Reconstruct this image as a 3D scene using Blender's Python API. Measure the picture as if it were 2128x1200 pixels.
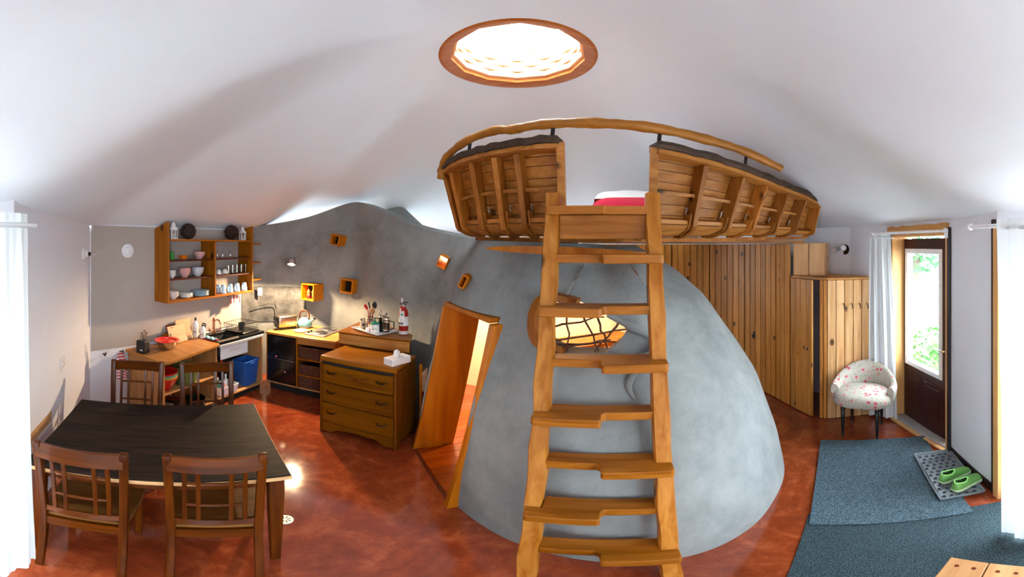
import bpy, bmesh, math, random
from math import sin, cos, tan, pi, atan2, sqrt, radians
from mathutils import Vector, Matrix
for _o in list(bpy.data.objects): bpy.data.objects.remove(_o)
scn = bpy.context.scene
COL = scn.collection
# ------------------------------------------------------------------ camera
F, YH, XC, H = 750.0, 510.0, 1064.0, 1.95      # pixels per radian, horizon row, centre column, eye height
cam = bpy.data.cameras.new('camera'); cam.type = 'PANO'; cam.panorama_type = 'EQUIRECTANGULAR'
cam.longitude_min, cam.longitude_max = -XC/F, XC/F
cam.latitude_min, cam.latitude_max = -(1200-YH)/F, YH/F
cam.clip_start = 0.02
camo = bpy.data.objects.new('camera', cam); COL.objects.link(camo)
camo.location = (0, 0, H); camo.rotation_euler = (pi/2, 0, 0)
scn.camera = camo
# ------------------------------------------------------------------ world, exposure
w = bpy.data.worlds.new('sky'); scn.world = w; w.use_nodes = True
bg = w.node_tree.nodes['Background']; bg.inputs[0].default_value = (0.80, 0.91, 1.0, 1); bg.inputs[1].default_value = 3.2
scn.view_settings.view_transform = 'Standard'; scn.view_settings.look = 'None'
scn.view_settings.gamma = 1; scn.view_settings.use_curve_mapping = False
scn.view_settings.exposure = 2.95
scn.cycles.max_bounces = 10; scn.cycles.diffuse_bounces = 6; scn.cycles.transparent_max_bounces = 12
scn.cycles.caustics_reflective = False; scn.cycles.caustics_refractive = False
scn.cycles.sample_clamp_indirect = 8
def portal(name, loc, normal, sx, sy):            # guides daylight sampling through a real opening, gives no light itself
    l = bpy.data.lights.new(name, 'AREA'); l.shape = 'RECTANGLE'; l.size = sx; l.size_y = sy; l.cycles.is_portal = True
    o = bpy.data.objects.new(name, l); COL.objects.link(o); o.location = loc
    o.rotation_euler = Vector(normal).to_track_quat('-Z', 'Y').to_euler(); return o
def lamp(name, kind, loc, energy, color, size=0.03, aim=None, angle=None, blend=0.3):
    l = bpy.data.lights.new(name, kind); l.energy = energy; l.color = color
    if kind in ('POINT', 'SPOT'): l.shadow_soft_size = size
    if kind == 'SPOT': l.spot_size = angle; l.spot_blend = blend
    o = bpy.data.objects.new(name, l); COL.objects.link(o); o.location = loc
    if aim is not None: o.rotation_euler = Vector(aim).to_track_quat('-Z', 'Y').to_euler()
    return o
# ------------------------------------------------------------------ pixel helpers (a pixel gives a direction, distance comes from what is touched)
def az(x): return (x-XC)/F
def el(y): return (YH-y)/F
def at(x, y, d): a = az(x); return Vector((d*sin(a), d*cos(a), H+d*tan(el(y))))
def onz(x, y, z=0.0): return at(x, y, (z-H)/tan(el(y)))
def xing(x, P, Q, off=0.0):                        # ray in column x against the plan line P-Q (moved off to its right)
    a = az(x); dx, dy = sin(a), cos(a)
    ex, ey = Q[0]-P[0], Q[1]-P[1]; L = sqrt(ex*ex+ey*ey); px, py = P[0]+ey/L*off, P[1]-ex/L*off
    t = (px*ey-py*ex)/(dx*ey-dy*ex); return t*dx, t*dy
def onwall(x, y, P, Q, off=0.0):
    X, Y = xing(x, P, Q, off); return Vector((X, Y, H+sqrt(X*X+Y*Y)*tan(el(y))))
# ------------------------------------------------------------------ mesh builder
FRAME = {}
def rotm(rz): return Matrix.Rotation(rz, 3, 'Z')
def frame_axes(d, up=Vector((0, 0, 1))):
    d = d.normalized()
    if abs(d.dot(up)) > .95: up = Vector((1, 0, 0))
    a = d.cross(up).normalized(); b = a.cross(d).normalized(); return a, b
class MB:
    def __init__(s): s.v = []; s.f = []
    def add(s, vs, fs):
        n = len(s.v); s.v += [Vector(p) for p in vs]; s.f += [tuple(i+n for i in f) for f in fs]; return s
    def box(s, x0, y0, z0, x1, y1, z1):
        return s.add([(x0,y0,z0),(x1,y0,z0),(x1,y1,z0),(x0,y1,z0),(x0,y0,z1),(x1,y0,z1),(x1,y1,z1),(x0,y1,z1)],
                     [(3,2,1,0),(4,5,6,7),(0,1,5,4),(1,2,6,5),(2,3,7,6),(3,0,4,7)])
    def obox(s, c, size, R=None):
        R = R or Matrix.Identity(3); c = Vector(c); hx, hy, hz = size[0]/2, size[1]/2, size[2]/2
        b = MB().box(-hx,-hy,-hz,hx,hy,hz); return s.add([c+R@p for p in b.v], b.f)
    def bar(s, p, q, w, h, up=Vector((0, 0, 1))):       # rectangular bar from p to q, w along side axis, h along up
        p, q = Vector(p), Vector(q); a, b = frame_axes(q-p, up)
        vs = []
        for c in (p, q):
            for i, j in ((-1,-1),(1,-1),(1,1),(-1,1)): vs.append(c+a*(i*w/2)+b*(j*h/2))
        return s.add(vs, [(3,2,1,0),(4,5,6,7),(0,1,5,4),(1,2,6,5),(2,3,7,6),(3,0,4,7)])
    def sweep(s, pts, w, h, side, ups=None):            # rectangular section along a path; side(i) and up(i) vectors
        pts = [Vector(p) for p in pts]; vs = []; n = len(pts)
        for i, p in enumerate(pts):
            sd = Vector(side(i)) if callable(side) else Vector(side)
            t = (pts[min(i+1, n-1)]-pts[max(i-1, 0)]).normalized()
            u = ups(i) if ups else sd.cross(t).normalized()
            ww = w(i) if callable(w) else w; hh = h(i) if callable(h) else h
            for a, b in ((-1,-1),(1,-1),(1,1),(-1,1)): vs.append(p+sd*(a*ww/2)+u*(b*hh/2))
        fs = [(3,2,1,0), tuple(4*(n-1)+k for k in range(4))]
        for i in range(n-1):
            for k in range(4): fs.append((4*i+k, 4*i+(k+1)%4, 4*i+4+(k+1)%4, 4*i+4+k))
        return s.add(vs, fs)
    def prism(s, poly, z0, z1):
        n = len(poly); a = sum(poly[i][0]*poly[(i+1)%n][1]-poly[(i+1)%n][0]*poly[i][1] for i in range(n))
        if a < 0: poly = poly[::-1]
        vs = [(p[0], p[1], z0) for p in poly]+[(p[0], p[1], z1) for p in poly]
        return s.add(vs, [tuple(range(n-1, -1, -1)), tuple(range(n, 2*n))]+[(i, (i+1)%n, n+(i+1)%n, n+i) for i in range(n)])
    def slab(s, pts, vec):                              # planar polygon of 3d points pushed along vec
        pts = [Vector(p) for p in pts]; n = len(pts); vec = Vector(vec)
        return s.add(pts+[p+vec for p in pts], [tuple(range(n-1, -1, -1)), tuple(range(n, 2*n))]+[(i, (i+1)%n, n+(i+1)%n, n+i) for i in range(n)])
    def tube(s, pts, r, n=8, caps=True):
        pts = [Vector(p) for p in pts]; m = len(pts); vs = []; a0 = None
        for i, p in enumerate(pts):
            t = pts[min(i+1, m-1)]-pts[max(i-1, 0)]
            if a0 is None: a, b = frame_axes(t)
            else:
                t.normalize(); a = (a0-t*a0.dot(t)).normalized(); b = a.cross(t).normalized()
            a0 = a; rr = r(i) if callable(r) else (r[i] if isinstance(r, (list, tuple)) else r)
            for k in range(n): vs.append(p+a*(rr*cos(2*pi*k/n))+b*(rr*sin(2*pi*k/n)))
        fs = []
        for i in range(m-1):
            for k in range(n): fs.append((i*n+k, i*n+(k+1)%n, (i+1)*n+(k+1)%n, (i+1)*n+k))
        if caps: fs += [tuple(range(n-1, -1, -1)), tuple((m-1)*n+k for k in range(n))]
        return s.add(vs, fs)
    def lathe(s, prof, n=20, c=(0, 0, 0)):              # prof: (r, z) pairs bottom to top, outside
        c = Vector(c); vs = []; m = len(prof)
        for r, z in prof:
            for k in range(n): vs.append(c+Vector((r*cos(2*pi*k/n), r*sin(2*pi*k/n), z)))
        fs = [(i*n+k, i*n+(k+1)%n, (i+1)*n+(k+1)%n, (i+1)*n+k) for i in range(m-1) for k in range(n)]
        if prof[0][0] > 1e-5: fs.append(tuple(range(n-1, -1, -1)))
        if prof[-1][0] > 1e-5: fs.append(tuple((m-1)*n+k for k in range(n)))
        return s.add(vs, fs)
    def ball(s, c, r, nu=14, nv=9):
        rx, ry, rz = r if isinstance(r, (tuple, list)) else (r, r, r); c = Vector(c); vs = []
        for j in range(nv+1):
            t = -pi/2+pi*j/nv
            for i in range(nu): vs.append(c+Vector((rx*cos(t)*cos(2*pi*i/nu), ry*cos(t)*sin(2*pi*i/nu), rz*sin(t))))
        return s.add(vs, [(j*nu+i, j*nu+(i+1)%nu, (j+1)*nu+(i+1)%nu, (j+1)*nu+i) for j in range(nv) for i in range(nu)])
    def grid(s, fn, nu, nv, wrap=False):
        vs = [fn(i/(nu if wrap else nu-1), j/(nv-1)) for j in range(nv) for i in range(nu)]
        m = nu if wrap else nu-1
        return s.add(vs, [(j*nu+i, j*nu+(i+1)%nu, (j+1)*nu+(i+1)%nu, (j+1)*nu+i) for j in range(nv-1) for i in range(m)])
    def build(s, name, mat, parent=None, world=False, smooth=0, bevel=0, seg=1, solid=0):
        vs = s.v
        loc, rz = FRAME.get(parent.name, (Vector((0,0,0)), 0)) if parent else (Vector((0,0,0)), 0)
        if world and parent: R = rotm(-rz); vs = [R@(p-loc) for p in vs]
        me = bpy.data.meshes.new(name); me.from_pydata([tuple(p) for p in vs], [], s.f)
        bm = bmesh.new(); bm.from_mesh(me)
        bmesh.ops.remove_doubles(bm, verts=bm.verts, dist=1e-5)
        bmesh.ops.recalc_face_normals(bm, faces=bm.faces)
        if solid:
            bmesh.ops.solidify(bm, geom=bm.faces[:], thickness=solid); bmesh.ops.recalc_face_normals(bm, faces=bm.faces)
        if bevel:
            ed = [e for e in bm.edges if len(e.link_faces) == 2 and e.calc_face_angle(0) > 0.5]
            bmesh.ops.bevel(bm, geom=ed, offset=bevel, segments=seg, profile=0.5, affect='EDGES', clamp_overlap=True)
        bm.to_mesh(me); bm.free()
        if smooth:
            me.shade_smooth(); me.set_sharp_from_angle(angle=radians(smooth))
        me.materials.append(mat if not isinstance(mat, str) else M[mat])
        o = bpy.data.objects.new(name, me); COL.objects.link(o)
        if parent: o.parent = parent; FRAME[o.name] = (loc, rz)
        return o
def tag(o, label, cat=None, group=None, kind=None):
    o['label'] = label
    if cat: o['category'] = cat
    if group: o['group'] = group
    if kind: o['kind'] = kind
    return o
def thing(name, label, cat, loc=(0, 0, 0), rz=0.0, group=None, kind=None):
    o = bpy.data.objects.new(name, None); COL.objects.link(o); o.empty_display_size = .05
    o.location = loc; o.rotation_euler = (0, 0, rz); FRAME[o.name] = (Vector(loc), rz)
    return tag(o, label, cat, group, kind)
def dup(o, loc=None, rz=None, label=None, parent=None, group=None):
    c = o.copy(); COL.objects.link(c)
    if parent: c.parent = parent
    if loc is not None: c.location = loc
    if rz is not None: c.rotation_euler = (0, 0, rz)
    if label: c['label'] = label
    if group: c['group'] = group
    if not parent: FRAME[c.name] = (Vector(c.location), c.rotation_euler[2])
    for ch in o.children: dup(ch, parent=c)
    return c
def lerp(a, b, t): return a+(b-a)*t
def interp(xs, ys, x):
    if x <= xs[0]: return ys[0]
    for i in range(len(xs)-1):
        if x <= xs[i+1]: return lerp(ys[i], ys[i+1], (x-xs[i])/(xs[i+1]-xs[i]))
    return ys[-1]
def crom(P, t):                                         # Catmull-Rom through a list of vectors, t in 0..len-1
    n = len(P); i = min(int(t), n-2); u = t-i
    p0, p1, p2, p3 = P[max(i-1, 0)], P[i], P[i+1], P[min(i+2, n-1)]
    return 0.5*((2*p1)+(p2-p0)*u+(2*p0-5*p1+4*p2-p3)*u*u+(3*p1-p0-3*p2+p3)*u**3)
def spline(P, n): P = [Vector(p) for p in P]; return [crom(P, i*(len(P)-1)/(n-1)) for i in range(n)]
# ------------------------------------------------------------------ materials
M = {}
def newmat(name):
    m = bpy.data.materials.new(name); m.use_nodes = True; nt = m.node_tree; M[name] = m
    return m, nt, nt.nodes['Principled BSDF']
def node(nt, t, **kw):
    n = nt.nodes.new(t)
    for k, v in kw.items():
        if k in n.inputs: n.inputs[k].default_value = v
        else: setattr(n, k, v)
    return n
def plain(name, c, rough=.5, metal=0, var=.06, scale=40, bump=0, spec=.5, **kw):
    m, nt, b = newmat(name); b.inputs['Roughness'].default_value = rough; b.inputs['Metallic'].default_value = metal
    b.inputs['Specular IOR Level'].default_value = spec
    for k, v in kw.items(): b.inputs[k].default_value = v
    tc = node(nt, 'ShaderNodeTexCoord'); nz = node(nt, 'ShaderNodeTexNoise', Scale=scale, Detail=4.0)
    nt.links.new(tc.outputs['Object'], nz.inputs['Vector'])
    r = node(nt, 'ShaderNodeValToRGB'); nt.links.new(nz.outputs[0], r.inputs[0])
    r.color_ramp.elements[0].position = .3; r.color_ramp.elements[1].position = .7
    r.color_ramp.elements[0].color = (*[max(0, x*(1-var)) for x in c], 1); r.color_ramp.elements[1].color = (*[min(1, x*(1+var)) for x in c], 1)
    nt.links.new(r.outputs[0], b.inputs['Base Color'])
    if bump:
        bp = node(nt, 'ShaderNodeBump', Strength=bump, Distance=.01); nt.links.new(nz.outputs[0], bp.inputs['Height']); nt.links.new(bp.outputs[0], b.inputs['Normal'])
    return m
def wood(name, c0, c1, axis='z', scale=1.0, rough=.45, knots=0.0, var=.25, contrast=.5, spec=.28):
    m, nt, b = newmat(name); b.inputs['Roughness'].default_value = rough; b.inputs['Specular IOR Level'].default_value = spec
    tc = node(nt, 'ShaderNodeTexCoord'); oi = node(nt, 'ShaderNodeObjectInfo')
    sh = node(nt, 'ShaderNodeVectorMath', operation='ADD'); mu = node(nt, 'ShaderNodeMath', operation='MULTIPLY'); mu.inputs[1].default_value = 23.0
    nt.links.new(oi.outputs['Random'], mu.inputs[0]); nt.links.new(tc.outputs['Object'], sh.inputs[0]); nt.links.new(mu.outputs[0], sh.inputs[1])
    mp = node(nt, 'ShaderNodeMapping'); s = [22*scale]*3; s['xyz'.index(axis)] = 1.6*scale; mp.inputs['Scale'].default_value = s
    nt.links.new(sh.outputs[0], mp.inputs['Vector'])
    nz = node(nt, 'ShaderNodeTexNoise', Scale=1.0, Detail=6.0, Roughness=.6, Distortion=.6); nt.links.new(mp.outputs[0], nz.inputs['Vector'])
    r = node(nt, 'ShaderNodeValToRGB'); e = r.color_ramp.elements
    e[0].position = .5-contrast/2.4; e[1].position = .5+contrast/2.4; e[0].color = (*c0, 1); e[1].color = (*c1, 1)
    nt.links.new(nz.outputs[0], r.inputs[0]); col = r.outputs[0]
    hs = node(nt, 'ShaderNodeHueSaturation'); hs.inputs['Saturation'].default_value = 1.12; hs.inputs['Hue'].default_value = .494; ma = node(nt, 'ShaderNodeMapRange'); ma.inputs[3].default_value = 1-var; ma.inputs[4].default_value = 1+var*.6
    nt.links.new(oi.outputs['Random'], ma.inputs[0]); nt.links.new(ma.outputs[0], hs.inputs['Value']); nt.links.new(col, hs.inputs['Color']); col = hs.outputs[0]
    if knots:
        m2 = node(nt, 'ShaderNodeMapping'); s2 = [5.5*knots]*3; s2['xyz'.index(axis)] = 3.2*knots; m2.inputs['Scale'].default_value = s2
        nt.links.new(sh.outputs[0], m2.inputs['Vector'])
        vo = node(nt, 'ShaderNodeTexVoronoi', Scale=1.0); nt.links.new(m2.outputs[0], vo.inputs['Vector'])
        kr = node(nt, 'ShaderNodeValToRGB'); kr.color_ramp.elements[0].position = .07; kr.color_ramp.elements[1].position = .13
        kr.color_ramp.elements[0].color = (1, 1, 1, 1); kr.color_ramp.elements[1].color = (0, 0, 0, 1)
        nt.links.new(vo.outputs['Distance'], kr.inputs[0])
        mx = node(nt, 'ShaderNodeMix', data_type='RGBA'); nt.links.new(kr.outputs[0], mx.inputs[0]); nt.links.new(col, mx.inputs[6])
        mx.inputs[7].default_value = (c0[0]*.18, c0[1]*.14, c0[2]*.12, 1); col = mx.outputs[2]
    nt.links.new(col, b.inputs['Base Color'])
    bp = node(nt, 'ShaderNodeBump', Strength=.12, Distance=.004); nt.links.new(nz.outputs[0], bp.inputs['Height']); nt.links.new(bp.outputs[0], b.inputs['Normal'])
    return m
def plaster(name, c, var=.1, rough=.85, bump=.25, s1=2.2, s2=26, mottle=None):
    m, nt, b = newmat(name); b.inputs['Roughness'].default_value = rough; b.inputs['Specular IOR Level'].default_value = .25
    tc = node(nt, 'ShaderNodeTexCoord')
    n1 = node(nt, 'ShaderNodeTexNoise', Scale=s1, Detail=9.0, Roughness=.72, Distortion=.15); n2 = node(nt, 'ShaderNodeTexNoise', Scale=s2, Detail=5.0)
    for n in (n1, n2): nt.links.new(tc.outputs['Object'], n.inputs['Vector'])
    r = node(nt, 'ShaderNodeValToRGB'); e = r.color_ramp.elements; e[0].position = .32; e[1].position = .68
    e[0].color = (*[x*(1-var) for x in c], 1); e[1].color = (*[min(1, x*(1+var)) for x in (mottle or c)], 1)
    nt.links.new(n1.outputs[0], r.inputs[0]); nt.links.new(r.outputs[0], b.inputs['Base Color'])
    ad = node(nt, 'ShaderNodeMath', operation='MULTIPLY_ADD'); ad.inputs[1].default_value = .35
    nt.links.new(n2.outputs[0], ad.inputs[0]); nt.links.new(n1.outputs[0], ad.inputs[2])
    bp = node(nt, 'ShaderNodeBump', Strength=bump, Distance=.02); nt.links.new(ad.outputs[0], bp.inputs['Height']); nt.links.new(bp.outputs[0], b.inputs['Normal'])
    return m
def glassy(name, c=(1, 1, 1), alpha=.12, rough=.02):    # thin clear glass
    m, nt, b = newmat(name); out = nt.nodes['Material Output']; nt.nodes.remove(b)
    t = node(nt, 'ShaderNodeBsdfTransparent'); t.inputs[0].default_value = (*c, 1); g = node(nt, 'ShaderNodeBsdfGlossy'); g.inputs['Roughness'].default_value = rough
    fr = node(nt, 'ShaderNodeLayerWeight'); pw_ = node(nt, 'ShaderNodeMath', operation='POWER'); pw_.inputs[1].default_value = 4.0; nt.links.new(fr.outputs['Facing'], pw_.inputs[0])
    ad = node(nt, 'ShaderNodeMath', operation='MULTIPLY_ADD'); ad.inputs[1].default_value = .5; ad.inputs[2].default_value = alpha; ad.use_clamp = True
    nt.links.new(pw_.outputs[0], ad.inputs[0]); mx = node(nt, 'ShaderNodeMixShader')
    nt.links.new(ad.outputs[0], mx.inputs[0]); nt.links.new(t.outputs[0], mx.inputs[1]); nt.links.new(g.outputs[0], mx.inputs[2]); nt.links.new(mx.outputs[0], out.inputs[0])
    return m
def fabric_sheer(name, c, trans=.5):
    m, nt, b = newmat(name); out = nt.nodes['Material Output']; nt.nodes.remove(b)
    tc = node(nt, 'ShaderNodeTexCoord'); wv = node(nt, 'ShaderNodeTexNoise', Scale=90.0, Detail=3.0); nt.links.new(tc.outputs['Object'], wv.inputs['Vector'])
    d = node(nt, 'ShaderNodeBsdfDiffuse'); d.inputs[0].default_value = (*c, 1); t = node(nt, 'ShaderNodeBsdfTranslucent'); t.inputs[0].default_value = (*c, 1)
    bp = node(nt, 'ShaderNodeBump', Strength=.15, Distance=.003); nt.links.new(wv.outputs[0], bp.inputs['Height']); nt.links.new(bp.outputs[0], d.inputs['Normal'])
    mx = node(nt, 'ShaderNodeMixShader'); mx.inputs[0].default_value = trans
    nt.links.new(d.outputs[0], mx.inputs[1]); nt.links.new(t.outputs[0], mx.inputs[2]); nt.links.new(mx.outputs[0], out.inputs[0]); return m
def glow(name, c, s):
    m, nt, b = newmat(name); b.inputs['Emission Color'].default_value = (*c, 1); b.inputs['Emission Strength'].default_value = s; b.inputs['Base Color'].default_value = (*c, 1); return m
# paints, plaster, floor
plaster('white_paint', (.76, .77, .83), .02, .8, .05)
plaster('ceiling_paint', (.80, .84, .90), .02, .75, .08, 1.2, 14)
plaster('tan_board', (.42, .365, .33), .05, .8, .05, 1.5, 60)
plaster('cob', (.205, .22, .222), .16, .8, .35, 2.2, 30, (.25, .262, .262))
plaster('slate_plaster', (.045, .047, .05), .3, .75, .4, 6, 40, (.095, .095, .095))
plaster('cream', (.78, .70, .58), .04, .8, .1)
def floor_mat():
    m, nt, b = newmat('floor_stain'); b.inputs['Coat Weight'].default_value = .6; b.inputs['Coat Roughness'].default_value = .06; tc = node(nt, 'ShaderNodeTexCoord')
    n1 = node(nt, 'ShaderNodeTexNoise', Scale=1.3, Detail=9.0, Roughness=.68, Distortion=2.2); n2 = node(nt, 'ShaderNodeTexNoise', Scale=5.0, Detail=6.0, Roughness=.7, Distortion=1.2)
    for n in (n1, n2): nt.links.new(tc.outputs['Object'], n.inputs['Vector'])
    r = node(nt, 'ShaderNodeValToRGB'); e = r.color_ramp.elements; e[0].position = .3; e[0].color = (.10, .013, .005, 1); e[1].position = .70; e[1].color = (.44, .115, .038, 1)
    k = r.color_ramp.elements.new(.5); k.color = (.24, .042, .013, 1)
    ad = node(nt, 'ShaderNodeMix', data_type='FLOAT'); ad.inputs[0].default_value = .4
    nt.links.new(n1.outputs[0], ad.inputs[2]); nt.links.new(n2.outputs[0], ad.inputs[3]); nt.links.new(ad.outputs[0], r.inputs[0]); nt.links.new(r.outputs[0], b.inputs['Base Color'])
    mr = node(nt, 'ShaderNodeMapRange'); mr.inputs[3].default_value = .06; mr.inputs[4].default_value = .16; nt.links.new(n2.outputs[0], mr.inputs[0]); nt.links.new(mr.outputs[0], b.inputs['Roughness'])
    bp = node(nt, 'ShaderNodeBump', Strength=.05, Distance=.01); nt.links.new(n2.outputs[0], bp.inputs['Height']); nt.links.new(bp.outputs[0], b.inputs['Normal'])
floor_mat()
# woods
wood('pine_v', (.42, .18, .055), (.70, .37, .135), 'z', 1.0, .4, 1.0, .22, .5)
wood('pine_pale', (.55, .31, .14), (.80, .54, .30), 'z', 1.0, .4, .8, .12, .5)
wood('ladder_z', (.27, .10, .026), (.52, .26, .088), 'z', .8, .38, .6, .1)
wood('ladder_x', (.20, .072, .018), (.42, .19, .06), 'x', .9, .38, .7, .18)
wood('rib', (.24, .09, .026), (.50, .235, .08), 'z', .8, .5, .7, .3)
wood('loft_plank', (.27, .112, .036), (.54, .28, .105), 'x', .8, .5, .6, .2)
wood('rail', (.27, .12, .034), (.42, .205, .066), 'x', .7, .45, .4, .1)
wood('bark', (.03, .02, .014), (.10, .066, .046), 'x', 1.4, .8, 0, .2)
wood('chair_wood', (.035, .010, .004), (.115, .038, .012), 'z', .9, .32, 0, .12)
wood('chair_wood_x', (.04, .012, .0045), (.135, .045, .014), 'x', .9, .3, 0, .12)
wood('seat_wood', (.10, .045, .016), (.20, .10, .036), 'x', 1, .45, 0, .1)
wood('table_dark', (.002, .0014, .0012), (.026, .015, .010), 'x', 1.8, .6, 0, .02, .36, .14)
wood('edge_wood', (.55, .33, .16), (.72, .48, .26), 'x', 1, .5, 0, .1)
wood('butcher', (.38, .18, .06), (.58, .32, .13), 'x', 1.2, .35, 0, .12)
wood('cab_wood', (.38, .20, .085), (.56, .34, .16), 'z', .8, .45, 0, .12)
wood('shelf_wood', (.23, .08, .02), (.42, .175, .05), 'x', .9, .45, .6, .15)
wood('shelf_side', (.22, .075, .018), (.40, .165, .045), 'z', .9, .45, .8, .12)
wood('shelf_dark', (.07, .018, .010), (.16, .042, .02), 'x', .9, .35, 0, .12)
wood('dresser', (.085, .032, .008), (.23, .10, .026), 'x', .8, .35, 0, .12, .7)
wood('dresser_top', (.17, .062, .014), (.32, .14, .038), 'x', .8, .28, 0, .06, .7)
wood('dresser_v', (.065, .022, .006), (.17, .068, .018), 'z', .8, .35, 0, .1)
wood('jamb', (.31, .10, .02), (.54, .22, .058), 'z', .5, .45, .35, .08)
wood('lintel', (.45, .22, .08), (.68, .40, .17), 'x', .8, .5, .3, .1)
wood('jamb_pale', (.55, .31, .13), (.74, .47, .23), 'z', .8, .5, 0, .08)
wood('podfloor', (.22, .05, .015), (.42, .12, .035), 'y', .8, .35, 0, .25)
wood('bench_wood', (.36, .19, .085), (.56, .34, .17), 'x', .9, .5, 0, .08)
wood('door_brown', (.028, .010, .009), (.055, .02, .017), 'z', .8, .35, 0, .05)
wood('box_frame', (.42, .15, .035), (.64, .28, .075), 'x', 1, .5, 0, .1)
wood('board_pale', (.58, .37, .22), (.76, .53, .34), 'x', 1, .5, 0, .1)
wood('twig', (.06, .03, .018), (.18, .10, .06), 'z', 1, .8, 0, .2)
wood('skylight_wood', (.36, .12, .035), (.55, .22, .075), 'x', 1, .6, 0, .1)
wood('well_block', (.62, .34, .17), (.80, .52, .30), 'x', 1, .7, 0, .1)
# small materials
plain('black_gloss', (.006, .006, .007), .18); plain('black_matte', (.012, .012, .013), .55); plain('iron', (.02, .02, .022), .45, .6)
plain('steel', (.62, .60, .58), .22, 1.0); plain('steel_warm', (.60, .50, .40), .25, 1.0); plain('steel_brushed', (.45, .44, .43), .4, 1.0)
plain('copper', (.60, .25, .15), .25, 1.0); plain('brass_dark', (.07, .045, .022), .35, .9)
plain('white_ceramic', (.80, .80, .80), .25); plain('white_plastic', (.80, .80, .82), .4); plain('offwhite', (.72, .70, .66), .5)
plain('blue_plate', (.42, .58, .68), .25); plain('mug_blue', (.40, .60, .78), .3); plain('pink', (.68, .36, .34), .35, 0, .18, 70); plain('grey_bowl', (.58, .57, .62), .35, 0, .12, 70)
plain('green_cup', (.02, .22, .02), .35); plain('orange_bowl', (.85, .20, .015), .35); plain('red', (.55, .012, .012), .3); plain('red_enamel', (.75, .02, .015), .2)
plain('teal', (.10, .55, .50), .35); plain('yellow', (.8, .55, .05), .35); plain('green_pot', (.12, .18, .045), .5); plain('blue_bin', (.015, .10, .42), .45)
plain('teal_enamel', (.16, .42, .46), .2); plain('cloth_blue', (.25, .58, .66), .9); plain('cloth_red', (.45, .015, .03), .9); plain('cloth_white', (.78, .77, .76), .9)
plain('granite', (.012, .012, .013), .15, 0, .6, 200); plain('sink_steel', (.20, .20, .21), .3, .8); plain('grey_slab', (.42, .44, .47), .5)
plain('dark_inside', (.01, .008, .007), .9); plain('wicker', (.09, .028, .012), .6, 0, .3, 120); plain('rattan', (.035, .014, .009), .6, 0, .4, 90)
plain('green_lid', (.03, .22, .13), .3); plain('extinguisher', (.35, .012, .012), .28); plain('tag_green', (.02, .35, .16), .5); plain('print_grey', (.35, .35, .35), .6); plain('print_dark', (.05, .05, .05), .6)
plain('wood_mill', (.62, .18, .06), .35); plain('purple_gem', (.35, .12, .16), .15)
plain('carpet_blue', (.070, .105, .128), .95, 0, .75, 130, .8, .1); plain('carpet_dark', (.040, .060, .070), .95, 0, .8, 150, .8, .1); plain('rubber_tray', (.15, .175, .20), .35)
plain('shoe_green', (.15, .38, .085), .5); plain('shoe_sole', (.50, .66, .40), .55); plain('shoe_lace', (.35, .85, .25), .6); plain('shoe_toe', (.20, .34, .03), .45); plain('shoe_in', (.04, .10, .02), .9)
plain('leg_black', (.010, .009, .009), .3); plain('lamp_grey', (.42, .41, .39), .35, .7); plain('drain', (.62, .62, .60), .35, .3)
plain('duvet_white', (.82, .80, .78), .9, 0, .03); plain('blanket_red', (.60, .012, .045), .9); plain('rope', (.50, .44, .36), .8)
plain('leaf', (.10, .30, .05), .6, 0, .5, 8); plain('leaf_dark', (.04, .15, .04), .7, 0, .5, 3); plain('flower_white', (.80, .78, .72), .7); plain('gravel', (.55, .56, .55), .9, 0, .2, 8); plain('stucco', (.78, .77, .74), .9)
plain('house_rail', (.42, .44, .45), .6); plain('trunk', (.10, .08, .06), .9); plain('aluminium', (.48, .49, .50), .4, .4); plain('dark_trim', (.018, .009, .008), .4)
plain('salt', (.60, .48, .36), .5); plain('coffee', (.03, .015, .01), .5); plain('wood_spoon', (.42, .18, .06), .5); plain('wall_plate', (.76, .75, .76), .35)
glassy('glass', (1, 1, 1), .06); glassy('pane', (.96, .98, .98), .02); glassy('jar_glass', (.92, .90, .86), .08)
fabric_sheer('curtain', (.74, .77, .79), .16)
glow('bulb', (1, .75, .45), 9.0); glow('bulb_pod', (1, .62, .28), 12.0)
def floral():
    m, nt, b = newmat('floral'); b.inputs['Roughness'].default_value = .9; tc = node(nt, 'ShaderNodeTexCoord')
    def layer(prev, scale, thr, col, kind='v', dist=1.5):
        t = node(nt, 'ShaderNodeTexVoronoi', Scale=scale) if kind == 'v' else node(nt, 'ShaderNodeTexNoise', Scale=scale, Detail=3.0, Distortion=dist)
        nt.links.new(tc.outputs['Object'], t.inputs['Vector']); r = node(nt, 'ShaderNodeValToRGB'); e = r.color_ramp.elements
        if kind == 'v':
            e[0].position, e[1].position = thr, thr+.08; e[0].color, e[1].color = (1,1,1,1), (0,0,0,1)
        else:
            e[0].position, e[1].position = .47, .50; e[0].color, e[1].color = (0,0,0,1), (1,1,1,1); k = e.new(.53); k.color = (0,0,0,1)
        nt.links.new(t.outputs['Distance'] if kind == 'v' else t.outputs[0], r.inputs[0])
        mx = node(nt, 'ShaderNodeMix', data_type='RGBA'); nt.links.new(r.outputs[0], mx.inputs[0])
        if prev is None: mx.inputs[6].default_value = (.50, .455, .40, 1)
        else: nt.links.new(prev, mx.inputs[6])
        mx.inputs[7].default_value = (*col, 1); return mx.outputs[2]
    c = layer(None, 20, 0, (.22, .19, .12), 'n', 3.0); c = layer(c, 22, .20, (.30, .36, .24)); c = layer(c, 15, .22, (.62, .20, .20)); c = layer(c, 15, .11, (.45, .05, .08))
    nt.links.new(c, b.inputs['Base Color'])
floral()
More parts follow.
